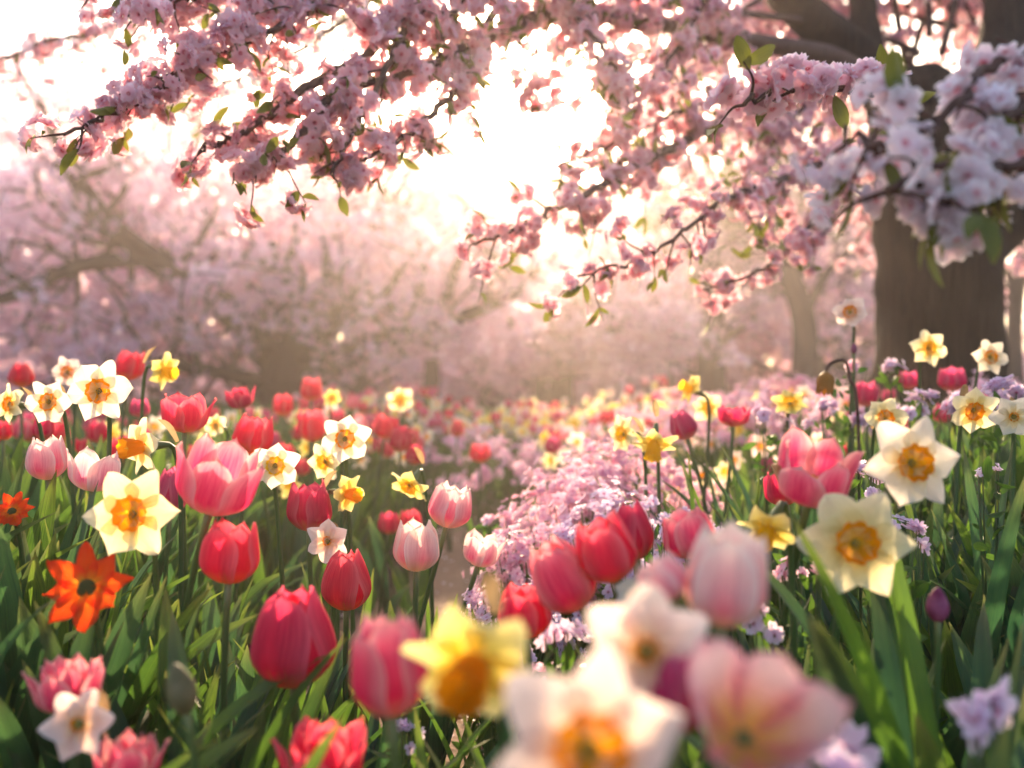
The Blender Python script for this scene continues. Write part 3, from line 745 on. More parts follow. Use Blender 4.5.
# misty bare trees at right
for k, (x, d, lean, w_, lab) in enumerate((
    (800, 15, -25, .22, 'misty bare tree with a leaning trunk, left of the big cherry trunk'),
    (715, 19, 12, .24, 'pale misty bare tree beyond the bed, farther left of the leaning one'),
    (845, 24, 6, .26, 'faint bare tree in the mist close beside the big cherry trunk'),
    (1016, 13, 8, .12, 'slender misty bare tree right of the big cherry trunk'),
    (655, 27, -6, .26, 'faintest bare tree in the mist above the rosy cherry tree'))):
    lim = [([(x, 430, d), (x - lean * .2, 330, d), (x + lean * .6, 260, d), (x + lean, 180, d), (x + lean * 1.2, 100, d)], w_, w_ * .4)]
    for s in (-1, 1, -1, 1):
        y0 = 330 - 60 * RNG.random(); lim.append(([(x, y0, d), (x + s * 25 * 15 / d, y0 - 50, d), (x + s * 60 * 15 / d, y0 - 90, d + .3), (x + s * 90 * 15 / d, y0 - 150, d + .5)], w_ * .4, w_ * .12))
    bg_tree('bare_tree', (x, 400), d, lim, lab, spread=1.3, twigs=9, bare=True, lvl=2, group='bare trees in the mist')

# far wood, copies of two trees
def far_tree(seed):
    t = thing('distant_tree', (0, 0, 0), 'indistinct pinkish tree in the far hazy wood', 'tree', 'trees of the far hazy wood')
    wood = MB().add(*tube(catmull([(0, 0, -.3), (.1, 0, 1.5), (0, .1, 3), (.2, 0, 4.6)], 4), [.3, .1], 10))
    tips = []
    for k in range(16):
        a = RNG.uniform(0, 6.28); z = RNG.uniform(.2, 3.8); l = RNG.uniform(1.2, 2.6)
        p = [(0, 0, z), (math.cos(a) * l * .5, math.sin(a) * l * .5, z + .5), (math.cos(a) * l, math.sin(a) * l, z + RNG.uniform(.2, 1.4))]
        wood.add(*tube(catmull(p, 4), [.09, .02], 6)); tips += [p[1], p[2], p[2]]
    link('trunk', wood.mesh('trunk', 'far_bark'), t)
    tips = np.array(tips); n = 1300; sel = tips[RNG.integers(0, len(tips), n)] + unit(n) * (RNG.random(n) ** .6)[:, None] * .8
    b = MB(); merge_instances(b, *BT_FAR, sel, unit(n), .22 * RNG.uniform(.6, 1.3, n), RNG.uniform(0, 6, n)); link('crown', b.mesh('crown', 'far_bloom'), t)
    return t
def copy_tree(o, parent=None):
    c = o.copy(); COL.objects.link(c); c.parent = parent
    for ch in o.children: copy_tree(ch, c)
    return c
protos = [far_tree(1), far_tree(2)]
spots = [((px - 512) / F * d, d) for px, d in ((60, 23), (150, 22), (240, 20), (330, 20), (410, 24), (475, 25), (545, 25), (640, 24), (735, 22), (810, 24), (770, 27), (860, 25), (705, 28), (395, 34), (450, 34.5), (505, 34), (560, 34.5), (615, 34))] + [(x, RNG.uniform(29, 38)) for x in np.linspace(-24, 24, 21) ]
for k, (x, y) in enumerate(spots):
    o = protos[k] if k < 2 else copy_tree(protos[k % 2])
    o.location = (x + RNG.uniform(-.6, .6), y, G(x, y)); o.rotation_euler.z = RNG.uniform(0, 6.28); s = 1.55 if y > 33.9 and 380 < (x / y * F + 512) < 630 else RNG.uniform(.75, 1.1) * (1.45 if 360 < (x / y * F + 512) < 660 else 1) if y > 27 else (.85 if 300 < (x / y * F + 512) < 700 else RNG.uniform(1.1, 1.25)); o.scale = (s, s, s)

def shrub():
    t = thing('distant_shrub', (0, 0, 0), 'low rosy shrub at the foot of the far hazy wood', 'shrub', 'low shrubs under the far wood')
    wood = MB(); tips = []
    for k in range(14):
        a = RNG.uniform(0, 6.28); l = RNG.uniform(.5, 1.5); p = [(0, 0, -.1), (math.cos(a) * l * .5, math.sin(a) * l * .5, RNG.uniform(.3, .9)), (math.cos(a) * l, math.sin(a) * l, RNG.uniform(.3, 1.5))]
        wood.add(*tube(catmull(p, 4), [.03, .01], 5)); tips += [p[1], p[2]]
    link('stems', wood.mesh('stems', 'far_bark'), t); tips = np.array(tips); n = 1500
    sel = tips[RNG.integers(0, len(tips), n)] + unit(n) * (RNG.random(n) ** .6)[:, None] * .5; sel[:, 2] = abs(sel[:, 2])
    b = MB(); merge_instances(b, *BT_FAR, sel, unit(n), .15 * RNG.uniform(.6, 1.3, n), RNG.uniform(0, 6, n)); link('foliage', b.mesh('foliage', 'far_bloom'), t)
    return t
sh = shrub()
for k, x in enumerate(np.linspace(-15, 17, 22)):
    o = sh if k == 0 else copy_tree(sh); y = RNG.uniform(24, 30); o.location = (x + RNG.uniform(-.4, .4), y, G(x, y)); o.rotation_euler.z = RNG.uniform(0, 6.28); o.scale = (1, 1, RNG.uniform(.7, 1.2))

# ================================================================== HERO FLOWERS
UP = (0, 0, 1)
def A(x, y=0., z=1.): return (x, y, z)
T_ = [
 (295, 642, 86, .90, 'closed', 't_crimson', 'large crimson tulip in front of the dark soil path, lower left', A(.02), 1.0),
 (218, 475, 78, 1.02, 'open', 't_rose', 'large rose tulip with pale petal edges opening beside the crimson tulips on the left', A(.28, -.15), .98),
 (230, 552, 60, .99, 'cup', 't_red', 'red tulip directly below the large open rose tulip', A(.05), 1.0),
 (346, 583, 52, 1.30, 'closed', 't_red', 'red tulip standing under the small white narcissus with the orange cup', A(0, -.1), 1.0),
 (308, 507, 46, 1.45, 'cup', 't_crimson', 'crimson tulip between two white daffodils in the middle of the left bed', A(-.05), 1.0),
 (252, 434, 40, 1.65, 'cup', 't_red', 'red tulip just above the white daffodil with the yolk yellow cup', A(.1), .95),
 (187, 411, 46, 1.5, 'open', 't_red', 'bright red tulip opening below the yellow daffodil seen from the side', A(.15, -.1), .9),
 (129, 365, 29, 2.2, 'cup', 't_red', 'small red tulip right behind the biggest white daffodil at the upper left', A(.1), 1.0),
 (21, 376, 25, 2.4, 'closed', 't_red', 'small red tulip standing highest at the left edge', A(-.05), .85),
 (47, 459, 40, 1.35, 'cup', 't_blush', 'pale pink tulip, left one of the pale pair at the left edge', A(-.08), 1.0),
 (93, 469, 48, 1.3, 'open', 't_blush', 'pale pink tulip, right one of the pale pair at the left edge', A(.05, -.05), .9),
 (172, 493, 34, 1.5, 'closed', 't_magenta', 'dark magenta tulip half hidden behind the large open rose tulip', A(.1), 1.2),
 (450, 506, 44, 1.45, 'cup', 't_blush', 'pale pink and white tulip leaning over the path, upper of the pale ones', A(.2), .95),
 (418, 547, 47, 1.38, 'cup', 't_cream', 'cream and pink tulip standing beside the dirt path', A(.08), 1.0),
 (483, 548, 38, 1.5, 'open', 't_blush', 'small pink striped tulip leaning against the pink phlox mound', A(.3), .95),
 (388, 523, 22, 2.4, 'cup', 't_crimson', 'tiny crimson tulip at the path, left one of two under the pale yellow daffodil', UP, .95),
 (411, 520, 22, 2.45, 'cup', 't_red', 'tiny red tulip at the path, right one of two under the pale yellow daffodil', UP, .95),
 (388, 667, 78, .62, 'cup', 't_rose', 'blurred rose tulip in the foreground left of the big yellow daffodil', A(-.08, 0), 1.2),
 (525, 612, 54, .92, 'cup', 't_red', 'red tulip below the leaning pink one in the central trio', A(-.05), .95),
 (565, 578, 66, .86, 'closed', 't_rose', 'pinkish red tulip leaning left in front of the phlox mound', A(-.55, -.1), 1.0),
 (605, 550, 62, .84, 'cup', 't_red', 'bright red tulip leaning left at the centre of the foreground cluster', A(-.35, -.1), 1.0),
 (633, 534, 40, .95, 'closed', 't_crimson', 'dark crimson tulip tucked behind the bright red leaning tulip', A(-.15), 1.25),
 (688, 534, 54, .92, 'cup', 't_rose', 'coral pink tulip between the dark crimson tulip and the drooping yellow daffodil', A(-.25), .85),
 (725, 578, 84, .60, 'cup', 't_cream', 'big blurred pale pink tulip in the right foreground', A(.06), 1.1),
 (664, 580, 52, .60, 'cup', 't_blush', 'blurred blush tulip leaning left, touching the big pale pink tulip', A(-.5), .8),
 (816, 470, 74, .92, 'open', 't_rose', 'rose tulip opening wide beside the cream and white daffodils on the right', A(.1, -.5, 1), .95),
 (782, 488, 38, 1.1, 'cup', 't_crimson', 'crimson tulip peeping out behind the open rose tulip on the right', A(-.2), .9),
 (325, 756, 78, .76, 'double', 't_red', 'frilled red tulip cut by the bottom edge below the large crimson tulip', UP, .85),
 (126, 760, 60, .76, 'double', 't_rose', 'frilled pink tulip at the bottom edge near the lower left corner', UP, .85),
 (70, 684, 62, .80, 'double', 't_rose', 'frilled raspberry red tulip behind the small white narcissus at lower left', UP, .85),
 (757, 718, 116, .44, 'bowl', 't_peach', 'very blurred open pink tulip with an orange heart at the bottom right foreground', A(.05, -1, .75), 1.0),
 (682, 694, 70, .50, 'closed', 't_magenta', 'very blurred magenta tulip under the pale daffodil in the foreground', A(.15), 1.0),
 (865, 394, 24, 2.2, 'cup', 't_magenta', 'magenta tulip right of the withered drooping bloom', A(-.1), 1.0),
 (908, 380, 22, 2.4, 'cup', 't_magenta', 'magenta tulip in front of the big trunk, left of its pair', A(-.05), .8),
 (953, 379, 28, 2.3, 'cup', 't_magenta', 'magenta tulip in front of the big trunk, right of its pair', A(.05), .8),
 (683, 426, 28, 1.9, 'closed', 't_magenta', 'magenta tulip tilted left beside the drooping yellow daffodil', A(-.35), .95),
 (734, 415, 30, 1.95, 'open', 't_crimson', 'crimson tulip with spread petals above the slope of long leaves', A(.08), .75),
 (311, 389, 23, 3.0, 'cup', 't_red', 'small red tulip standing highest left of the far white daffodils', UP, .95),
 (283, 405, 22, 3.0, 'cup', 't_red', 'small red tulip one step left of the highest one by the far tree trunk', UP, .95),
 (312, 425, 29, 2.5, 'cup', 't_red', 'red tulip right behind the white daffodil with the orange cup in mid bed', UP, 1.1),
 (386, 427, 28, 2.8, 'cup', 't_red', 'red tulip uppermost of the small cluster left of the path', A(.15), .8),
 (401, 440, 24, 2.7, 'closed', 't_crimson', 'crimson tulip in the middle of the small cluster left of the path', A(.05), .95),
 (415, 455, 20, 2.7, 'closed', 't_crimson', 'crimson tulip lowest of the small cluster left of the path', A(.05), .95),
 (480, 453, 21, 3.2, 'cup', 't_red', 'lone red tulip on the far side of the path where it bends', UP, .85),
 (457, 429, 15, 3.9, 'closed', 't_red', 'small red tulip straight above the pale tulip leaning over the path', UP, 1.0),
 (240, 398, 26, 2.0, 'double', 't_crimson', 'dark orange and crimson frilled tulip at mid left', A(-.2, -.4), .8),
 (140, 408, 20, 2.2, 'cup', 't_magenta', 'small magenta tulip low between two white daffodils and the red open tulip', UP, .9),
 (44, 428, 22, 1.9, 'cup', 't_crimson', 'dark red tulip under the middle white daffodil at the left edge', UP, 1.0),
 (3, 430, 18, 2.0, 'cup', 't_red', 'red tulip cut by the left edge below the yellow and white daffodil', UP, 1.1),
]
for (px, py, w_, d, form, mat, lab, ax, asp) in T_: tulip(px, py, w_, d, form, mat, lab, ax, asp=asp, leaves=4 if w_ > 30 else 2)

D_ = [
 (98, 391, 68, 1.25, (.10, -1, .05), 'd_white', 'c_orange', 'biggest white daffodil with an orange cup at the upper left', 'short'),
 (48, 402, 50, 1.4, (.0, -1, .08), 'd_white', 'c_orange', 'white daffodil with an orange cup, just left of the biggest one', 'short'),
 (8, 404, 42, 1.5, (-.5, -1, .1), 'd_cream', 'c_orange', 'cream daffodil with yellow heart cut by the left edge', 'short'),
 (165, 371, 40, 1.7, (.9, -.45, -.25), 'd_yellow', 'c_yellow', 'yellow daffodil seen from the side, highest above the red open tulip', 'long'),
 (140, 447, 62, 1.2, (-.65, -.8, -.05), 'd_cream', 'c_orange', 'cream daffodil turned left with a long orange trumpet', 'long'),
 (131, 514, 98, 1.0, (-.05, -1, .12), 'd_cream', 'c_orange', 'large cream daffodil with an orange cup, lowest of the left daffodils', 'mid'),
 (275, 466, 52, 1.35, (.30, -1, .12), 'd_white', 'c_yellow', 'white daffodil with a yolk yellow cup right of the large rose tulip', 'mid'),
 (345, 439, 54, 1.45, (.18, -1, .05), 'd_white', 'c_orange', 'white daffodil with an orange cup, highest in the middle of the left bed', 'short'),
 (324, 462, 42, 1.6, (-.4, -.8, -.1), 'd_cream', 'c_yellow', 'cream daffodil half hidden behind the highest mid bed daffodil', 'mid'),
 (348, 494, 44, 1.45, (.85, -.6, -.05), 'd_yellow', 'c_orange', 'yellow daffodil turned right above the small white narcissus', 'long'),
 (409, 487, 46, 1.6, (-.35, -.6, -.6), 'd_yellow', 'c_yellow', 'pale yellow daffodil hanging upside down left of the pale tulips', 'mid'),
 (327, 541, 46, 1.35, (-.1, -1, .15), 'd_pink', 'c_orange', 'small pinkish white narcissus with a tiny orange cup above a red tulip', 'small'),
 (472, 668, 150, .52, (-.22, -.9, -.32), 'd_yellow', 'c_orange', 'big blurred yellow daffodil with an orange trumpet in the foreground', 'long'),
 (590, 752, 215, .40, (.05, -1, .25), 'd_pink', 'c_orange', 'largest and most blurred blush daffodil cut by the bottom edge', 'mid'),
 (646, 650, 138, .50, (-.10, -.9, .25), 'd_pink', 'c_orange', 'blurred blush daffodil above the largest foreground one', 'small'),
 (857, 543, 116, .84, (-.15, -1, .18), 'd_cream', 'c_orange', 'large cream daffodil with an orange cup, lower of the right pair', 'mid'),
 (914, 463, 102, .90, (.06, -1, .10), 'd_white', 'c_orange', 'large white daffodil with an orange cup, upper of the right pair', 'mid'),
 (768, 531, 66, .92, (-.5, -.6, -.6), 'd_yellow', 'c_yellow', 'yellow daffodil drooping left of the large cream daffodils', 'long'),
 (929, 348, 39, 2.0, (-.05, -1, .15), 'd_cream', 'c_yellow', 'cream daffodil with a yellow cup standing before the big trunk', 'mid'),
 (886, 418, 48, 1.6, (.1, -1, .45), 'd_cream', 'c_orange', 'cream daffodil just behind the upper large white daffodil', 'short'),
 (974, 411, 52, 1.5, (-.1, -1, -.2), 'd_cream', 'c_orange', 'cream daffodil with a nodding orange cup near the right edge', 'mid'),
 (1014, 417, 46, 1.4, (-.5, -1, .05), 'd_white', 'c_orange', 'white narcissus cut by the right edge', 'small'),
 (991, 357, 38, 1.9, (.0, -1, .1), 'd_white', 'c_orange', 'white daffodil with an orange cup right of the big trunk', 'short'),
 (654, 444, 52, 1.7, (-.15, -.45, -.8), 'd_yellow', 'c_yellow', 'yellow daffodil drooping above the pink phlox mound', 'long'),
 (622, 434, 42, 1.75, (-.8, -.6, .0), 'd_cream', 'c_yellow', 'cream and yellow daffodil turned left on top of the phlox mound', 'mid'),
 (690, 389, 34, 2.0, (-.8, -.3, .35), 'd_yellow', 'c_yellow', 'yellow daffodil on an arched stem rising from the slope of leaves', 'long'),
 (790, 402, 38, 1.9, (-.1, -.7, .6), 'd_yellow', 'c_yellow', 'yellow daffodil glowing left of the withered drooping bloom', 'short'),
 (708, 408, 34, 2.3, (-.2, -.9, .1), 'd_cream', 'c_yellow', 'cream daffodil between the arched yellow one and the spread crimson tulip', 'mid'),
 (400, 400, 30, 2.9, (-.1, -1, .2), 'd_cream', 'c_yellow', 'small cream daffodil standing above the crimson cluster by the path', 'short'),
 (332, 398, 20, 3.0, (.3, -1, .1), 'd_yellow', 'c_yellow', 'small yellow daffodil right of the highest far red tulip', 'mid'),
 (78, 724, 74, .74, (.0, -1, .25), 'd_pink', 'c_orange', 'small pale narcissus in the lower left corner before the frilled red tulip', 'small'),
 (640, 592, 62, .80, (-.3, -.5, .8), 'd_white', 'c_yellow', 'blurred white narcissus between the central red tulips and the pale foreground tulip', 'small'),
 (850, 312, 36, 1.95, (-.45, -.8, .3), 'd_pink', 'c_orange', 'pink and white daffodil alone on the tallest stem left of the big trunk', 'mid'),
 (742, 548, 30, 1.2, (.1, -1, .2), 'd_cream', 'c_yellow', 'little cream narcissus low behind the drooping yellow daffodil', 'small'),
 (67, 372, 34, 2.0, (.1, -1, .1), 'd_pink', 'c_orange', 'peach tinted daffodil half hidden behind the two white ones at upper left', 'short'),
 (215, 425, 26, 2.1, (-.3, -1, .2), 'd_cream', 'c_yellow', 'small cream daffodil between the two red tulips at mid left', 'short'),
]
for (px, py, w_, d, f, pm, cm, lab, ck) in D_: daff(px, py, w_, d, f, pm, cm, lab, ck, leaves=4 if w_ > 36 else 2, bend=-.06 if f[2] < -.3 else (.05 if 'small' == ck else 0.))

# orange star flowers, left
def star_flower(px, py, wpx, d, face, label, npet=8):
    wreal = wpx * d / F; c = W(px, py, d); f = Vector(face).normalized(); b = Vector((c.x + .01, c.y + .03, G(c.x, c.y + .03)))
    t = thing('orange_flower', b, label, 'flower', 'orange star-shaped flowers'); hl = c - b
    link('stem', MB().add(*tube(bez((0, 0, -.01), (0, 0, hl.z * .6), hl - f * .06, hl), [.0034, .003], 8)).mesh('stem', 'stem'), t)
    mt = Matrix.Translation(hl) @ frame(f, .2) @ Matrix.Scale(wreal, 4)
    for k in range(npet):
        link('petal', MB().add(*star_petal(k * 6.283 / npet, L=.5 * (1 - .12 * (k % 3 == 1)), W_=.125, bend=.10, z0=.015 * (k % 2), seed=k + 400, tipw=.7, jit=.3, cup=.05)).mesh('petal', 'o_star'), t, mt)
    mb = MB()
    V = []; U = []
    for j in range(7):
        a = j / 6 * math.pi / 2
        for i in range(16): th = i / 16 * 6.283; rr = .10 * math.cos(a) * (1 + .08 * math.sin(i * 5 + j)); V.append((rr * math.cos(th), rr * math.sin(th), .06 * math.sin(a) + .01)); U.append((0, 0))
    mb.add(V, grid_faces(16, 7, wrap=True), U); link('centre', mb.mesh('centre', 'dark_centre'), t, mt)
    leaves_for(t, b, 'tulip', .22, 4)
star_flower(87, 589, 96, .93, (.05, -.85, .6), 'orange red star-shaped flower with a dark centre, below the large cream daffodil')
star_flower(12, 512, 46, 1.15, (.05, -.62, .6), 'orange red star-shaped flower half cut by the left edge', 10)

def bud(px, py, wpx, hpx, d, mat, label, name='flower_bud', ax=(0, 0, 1), lv=3):
    c = W(px, py, d); wr = wpx * d / F; hr = hpx * d / F; a = Vector(ax).normalized(); head = c - a * hr * .5
    b = Vector((head.x - a.x * .05, head.y + .02, G(head.x, head.y + .02))); t = thing(name, b, label, 'flower bud', 'flower buds on bare stems'); hl = head - b
    link('stem', MB().add(*tube(bez((0, 0, -.01), (0, 0, hl.z * .5), hl - a * .06, hl), [.0032, .0028], 8)).mesh('stem', 'stem'), t)
    V = []; U = []
    for j in range(14):
        v = j / 13; r = .5 * wr * math.sin(math.pi * min(1, v * .9 + .06)) ** .7 * (1 - .45 * v) * 1.25 if j < 13 else .0003
        for i in range(18):
            th = 6.283 * i / 18; rr = r * (1 + .07 * math.cos(3 * th + v)); V.append((rr * math.cos(th), rr * math.sin(th), v * hr)); U.append((i / 18, v))
    link('bud', MB().add(V, grid_faces(18, 14, wrap=True), U).mesh('bud', mat), t, Matrix.Translation(hl) @ frame(a))
    if lv: leaves_for(t, b, 'tulip', hl.z * .8, lv)
bud(180, 688, 30, 52, .70, 'bud', 'closed brownish green bud leaning left in the lower left leaves', ax=(-.25, 0, 1))
bud(938, 604, 22, 34, .86, 'bud_purple', 'purple bud alone among the dark leaves at lower right')
bud(854, 348, 6, 11, 1.95, 'bud_purple', 'tiny dark bud on a thin stem under the tall pink and white daffodil', lv=1)

def withered():
    d = 1.85; b = W(862, 470, d); b.z = G(b.x, b.y); t = thing('withered_daffodil', b, 'withered bloom hanging from a hooked dark stem, with dry orange brown petals', 'flower')
    top = W(842, 362, d) - b; hd = W(826, 372, d) - b
    P = catmull([(0, 0, 0), tuple(W(858, 420, d) - b), tuple(W(850, 378, d) - b), tuple(top + Vector((.005, 0, .002))), tuple(W(831, 363, d) - b), tuple(hd)], 6)
    link('stem', MB().add(*tube(P, [.0036, .003, .0034], 8)).mesh('stem', 'twig'), t)
    mb = MB()
    for k in range(9):
        mb.add(*tulip_petal(k * .7, R_=.36, H=.95, close=-.15, ww=.55, frill=.07, seed=700 + k))
    link('petals', mb.mesh('petals', 'wither'), t, Matrix.Translation(hd) @ frame((-.1, -.1, -1)) @ Matrix.Scale(.045, 4))
    cl = MB().add(*cup_mesh(MB(), .2, .34, .4, 0, seed=3).V[:1][0:1][0:1] and tube([(0, 0, -.05), (0, 0, .12), (0, 0, .3)], [.08, .2, .3], 12))
    link('sheath', cl.mesh('sheath', 'dry'), t, Matrix.Translation(hd) @ frame((-.1, -.1, -1)) @ Matrix.Scale(.045, 4))
    leaves_for(t, b, 'daff', .3, 3)
withered()

# ================================================================== PHLOX / small blossom mounds
def phlox(px, py, d, rx, ry, rz, n, size, mat, label, group='mounds of small pink blossoms', stemn=60, flat=1.0, name='phlox_bush', tmpl=None):
    """px,py = middle of the mound's top surface"""
    c = W(px, py, d); g = G(c.x, c.y)
    b = Vector((c.x, c.y, g)); t = thing(name, b, label, 'phlox', group); ht = c.z - g
    q = unit(n); q[:, 2] = abs(q[:, 2]) * 1.0 - .25; 
    rr = RNG.uniform(.80, 1.05, n)[:, None] * (1 + .16 * np.sin(q[:, :1] * 9 + px) * np.sin(q[:, 1:2] * 8 + py) + .1 * np.sin(q[:, 2:3] * 13))
    cl = unit(max(6, n // 9)); cl[:, 2] = abs(cl[:, 2]) - .25; pos = cl[RNG.integers(0, len(cl), n)] * rr + unit(n) * .09
    pos = pos * [rx, ry, rz]; pos[:, 2] += ht - rz * .75
    keep = pos[:, 2] > .02 ; pos = pos[keep]; n = len(pos)
    ax = pos / [rx, ry, rz]; ax[:, 2] -= (ht - rz * .75) / rz; ax = ax + unit(n) * .5 + [0, -.1, .3]
    mbf = MB(); merge_instances(mbf, *(tmpl or FLORET), pos, ax, size * RNG.uniform(.7, 1.2, n), RNG.uniform(0, 6.28, n)); link('blossoms', mbf.mesh('blossoms', mat), t)
    st = MB()
    for k in range(stemn):
        e = pos[RNG.integers(0, n)]; s0 = e * [.35, .35, 0]; st.add(*tube(bez(s0, s0 + [0, 0, e[2] * .6], e * [.8, .8, .7], e, 6), [.0016, .0009], 4))
    m = stemn * 7; lp = unit(m) * (RNG.random(m) ** .33)[:, None] * [rx, ry, rz] * .9; lp[:, 2] = abs(lp[:, 2]) * .8 + (ht - rz) * RNG.random(m)
    lp = lp[lp[:, 2] > .01]; m = len(lp)
    lv = MB(); merge_instances(lv, *LT, lp, unit(m) + [0, 0, .6], RNG.uniform(.014, .035, m), RNG.uniform(0, 6.28, m))
    fo = link('stems', st.mesh('stems', 'stem'), t); link('leaves', lv.mesh('leaves', 'leaf'), t)
    return t
phlox(622, 446, 2.15, .21, .22, .23, 900, .025, 'phlox', 'back part of the big pink phlox mound under the drooping yellow daffodil', stemn=90)
phlox(572, 476, 1.95, .16, .18, .20, 800, .024, 'phlox', 'middle part of the big pink phlox mound, highest toward the path', stemn=90)
phlox(612, 492, 1.70, .14, .15, .17, 650, .021, 'lilac', 'lilac pink phlox mound behind the central red tulips', stemn=90)
phlox(535, 528, 1.72, .11, .14, .16, 520, .021, 'phlox', 'pink phlox mound beside the small striped tulip', stemn=80)
phlox(512, 580, 1.50, .09, .11, .13, 330, .019, 'lilac', 'lilac phlox mound spilling to the path edge behind the lowest red tulip', stemn=70)
for (px, py, d, r_, n, s, mt, lab) in (
    (652, 515, 1.45, .030, 16, .022, 'lilac', 'small lilac phlox cluster left of the coral pink tulip'),
    (694, 515, 1.40, .038, 20, .023, 'lilac', 'lilac phlox cluster right above the coral pink tulip'),
    (566, 622, .95, .020, 7, .026, 'lilac', 'small white lilac blossom cluster right of the lowest central red tulip'),
    (803, 556, 1.05, .024, 14, .020, 'phlox', 'pink phlox cluster left of the large lower cream daffodil'),
    (766, 604, .98, .026, 12, .022, 'lilac', 'lilac phlox cluster below the drooping yellow daffodil'),
    (862, 468, 1.25, .030, 22, .020, 'lilac', 'pale phlox spike between the open rose tulip and the white daffodil'),
    (990, 467, 1.25, .018, 8, .017, 'lilac', 'tiny lilac phlox cluster in the dark leaves below the right edge daffodils'),
    (902, 522, 1.15, .026, 14, .022, 'lilac', 'white lilac cluster peeping right of the large cream daffodil'),
    (832, 398, 1.95, .055, 60, .022, 'lilac', 'lilac phlox cluster under the withered bloom'),
    (770, 405, 1.95, .035, 16, .032, 'lilac', 'pale lilac blossom cluster left of the glowing yellow daffodil'),
    (893, 362, 2.1, .025, 9, .030, 'lilac', 'pink white blossom cluster at the left foot of the big trunk'),
    (845, 358, 2.0, .022, 8, .028, 'phlox', 'pink blossom cluster above the hooked stem'),
    (920, 395, 1.9, .045, 26, .028, 'lilac', 'pale lilac cluster before the magenta tulips at the trunk'),
    (975, 385, 1.75, .060, 50, .030, 'lilac', 'lilac blossom cluster under the white daffodil right of the trunk'),
    (1010, 380, 1.65, .045, 34, .030, 'lilac', 'lilac blossom cluster at the right edge below the white daffodil'),
    (497, 512, 1.9, .030, 16, .026, 'phlox', 'pink phlox cluster standing out left of the big mound'),
    (402, 726, 1.0, .020, 10, .020, 'lilac', 'little lilac blossoms right of the blurred rose tulip stem'),
    (825, 735, .62, .035, 9, .045, 'lilac', 'very blurred white lilac blossoms in the bottom right foreground'),
    (1018, 690, .62, .025, 8, .035, 'lilac', 'blurred lilac blossoms cut by the right edge near the bottom'),
    (276, 640, 1.35, .016, 6, .018, 'lilac', 'tiny lilac blossoms left of the large crimson tulip'),
    (540, 668, 1.0, .02, 8, .022, 'phlox', 'small pink blossoms below the lowest central red tulip')):
    phlox(px, py, d, r_, r_, r_, n, s, mt, lab, group='small blossom clusters between the flowers', stemn=10, name='phlox')

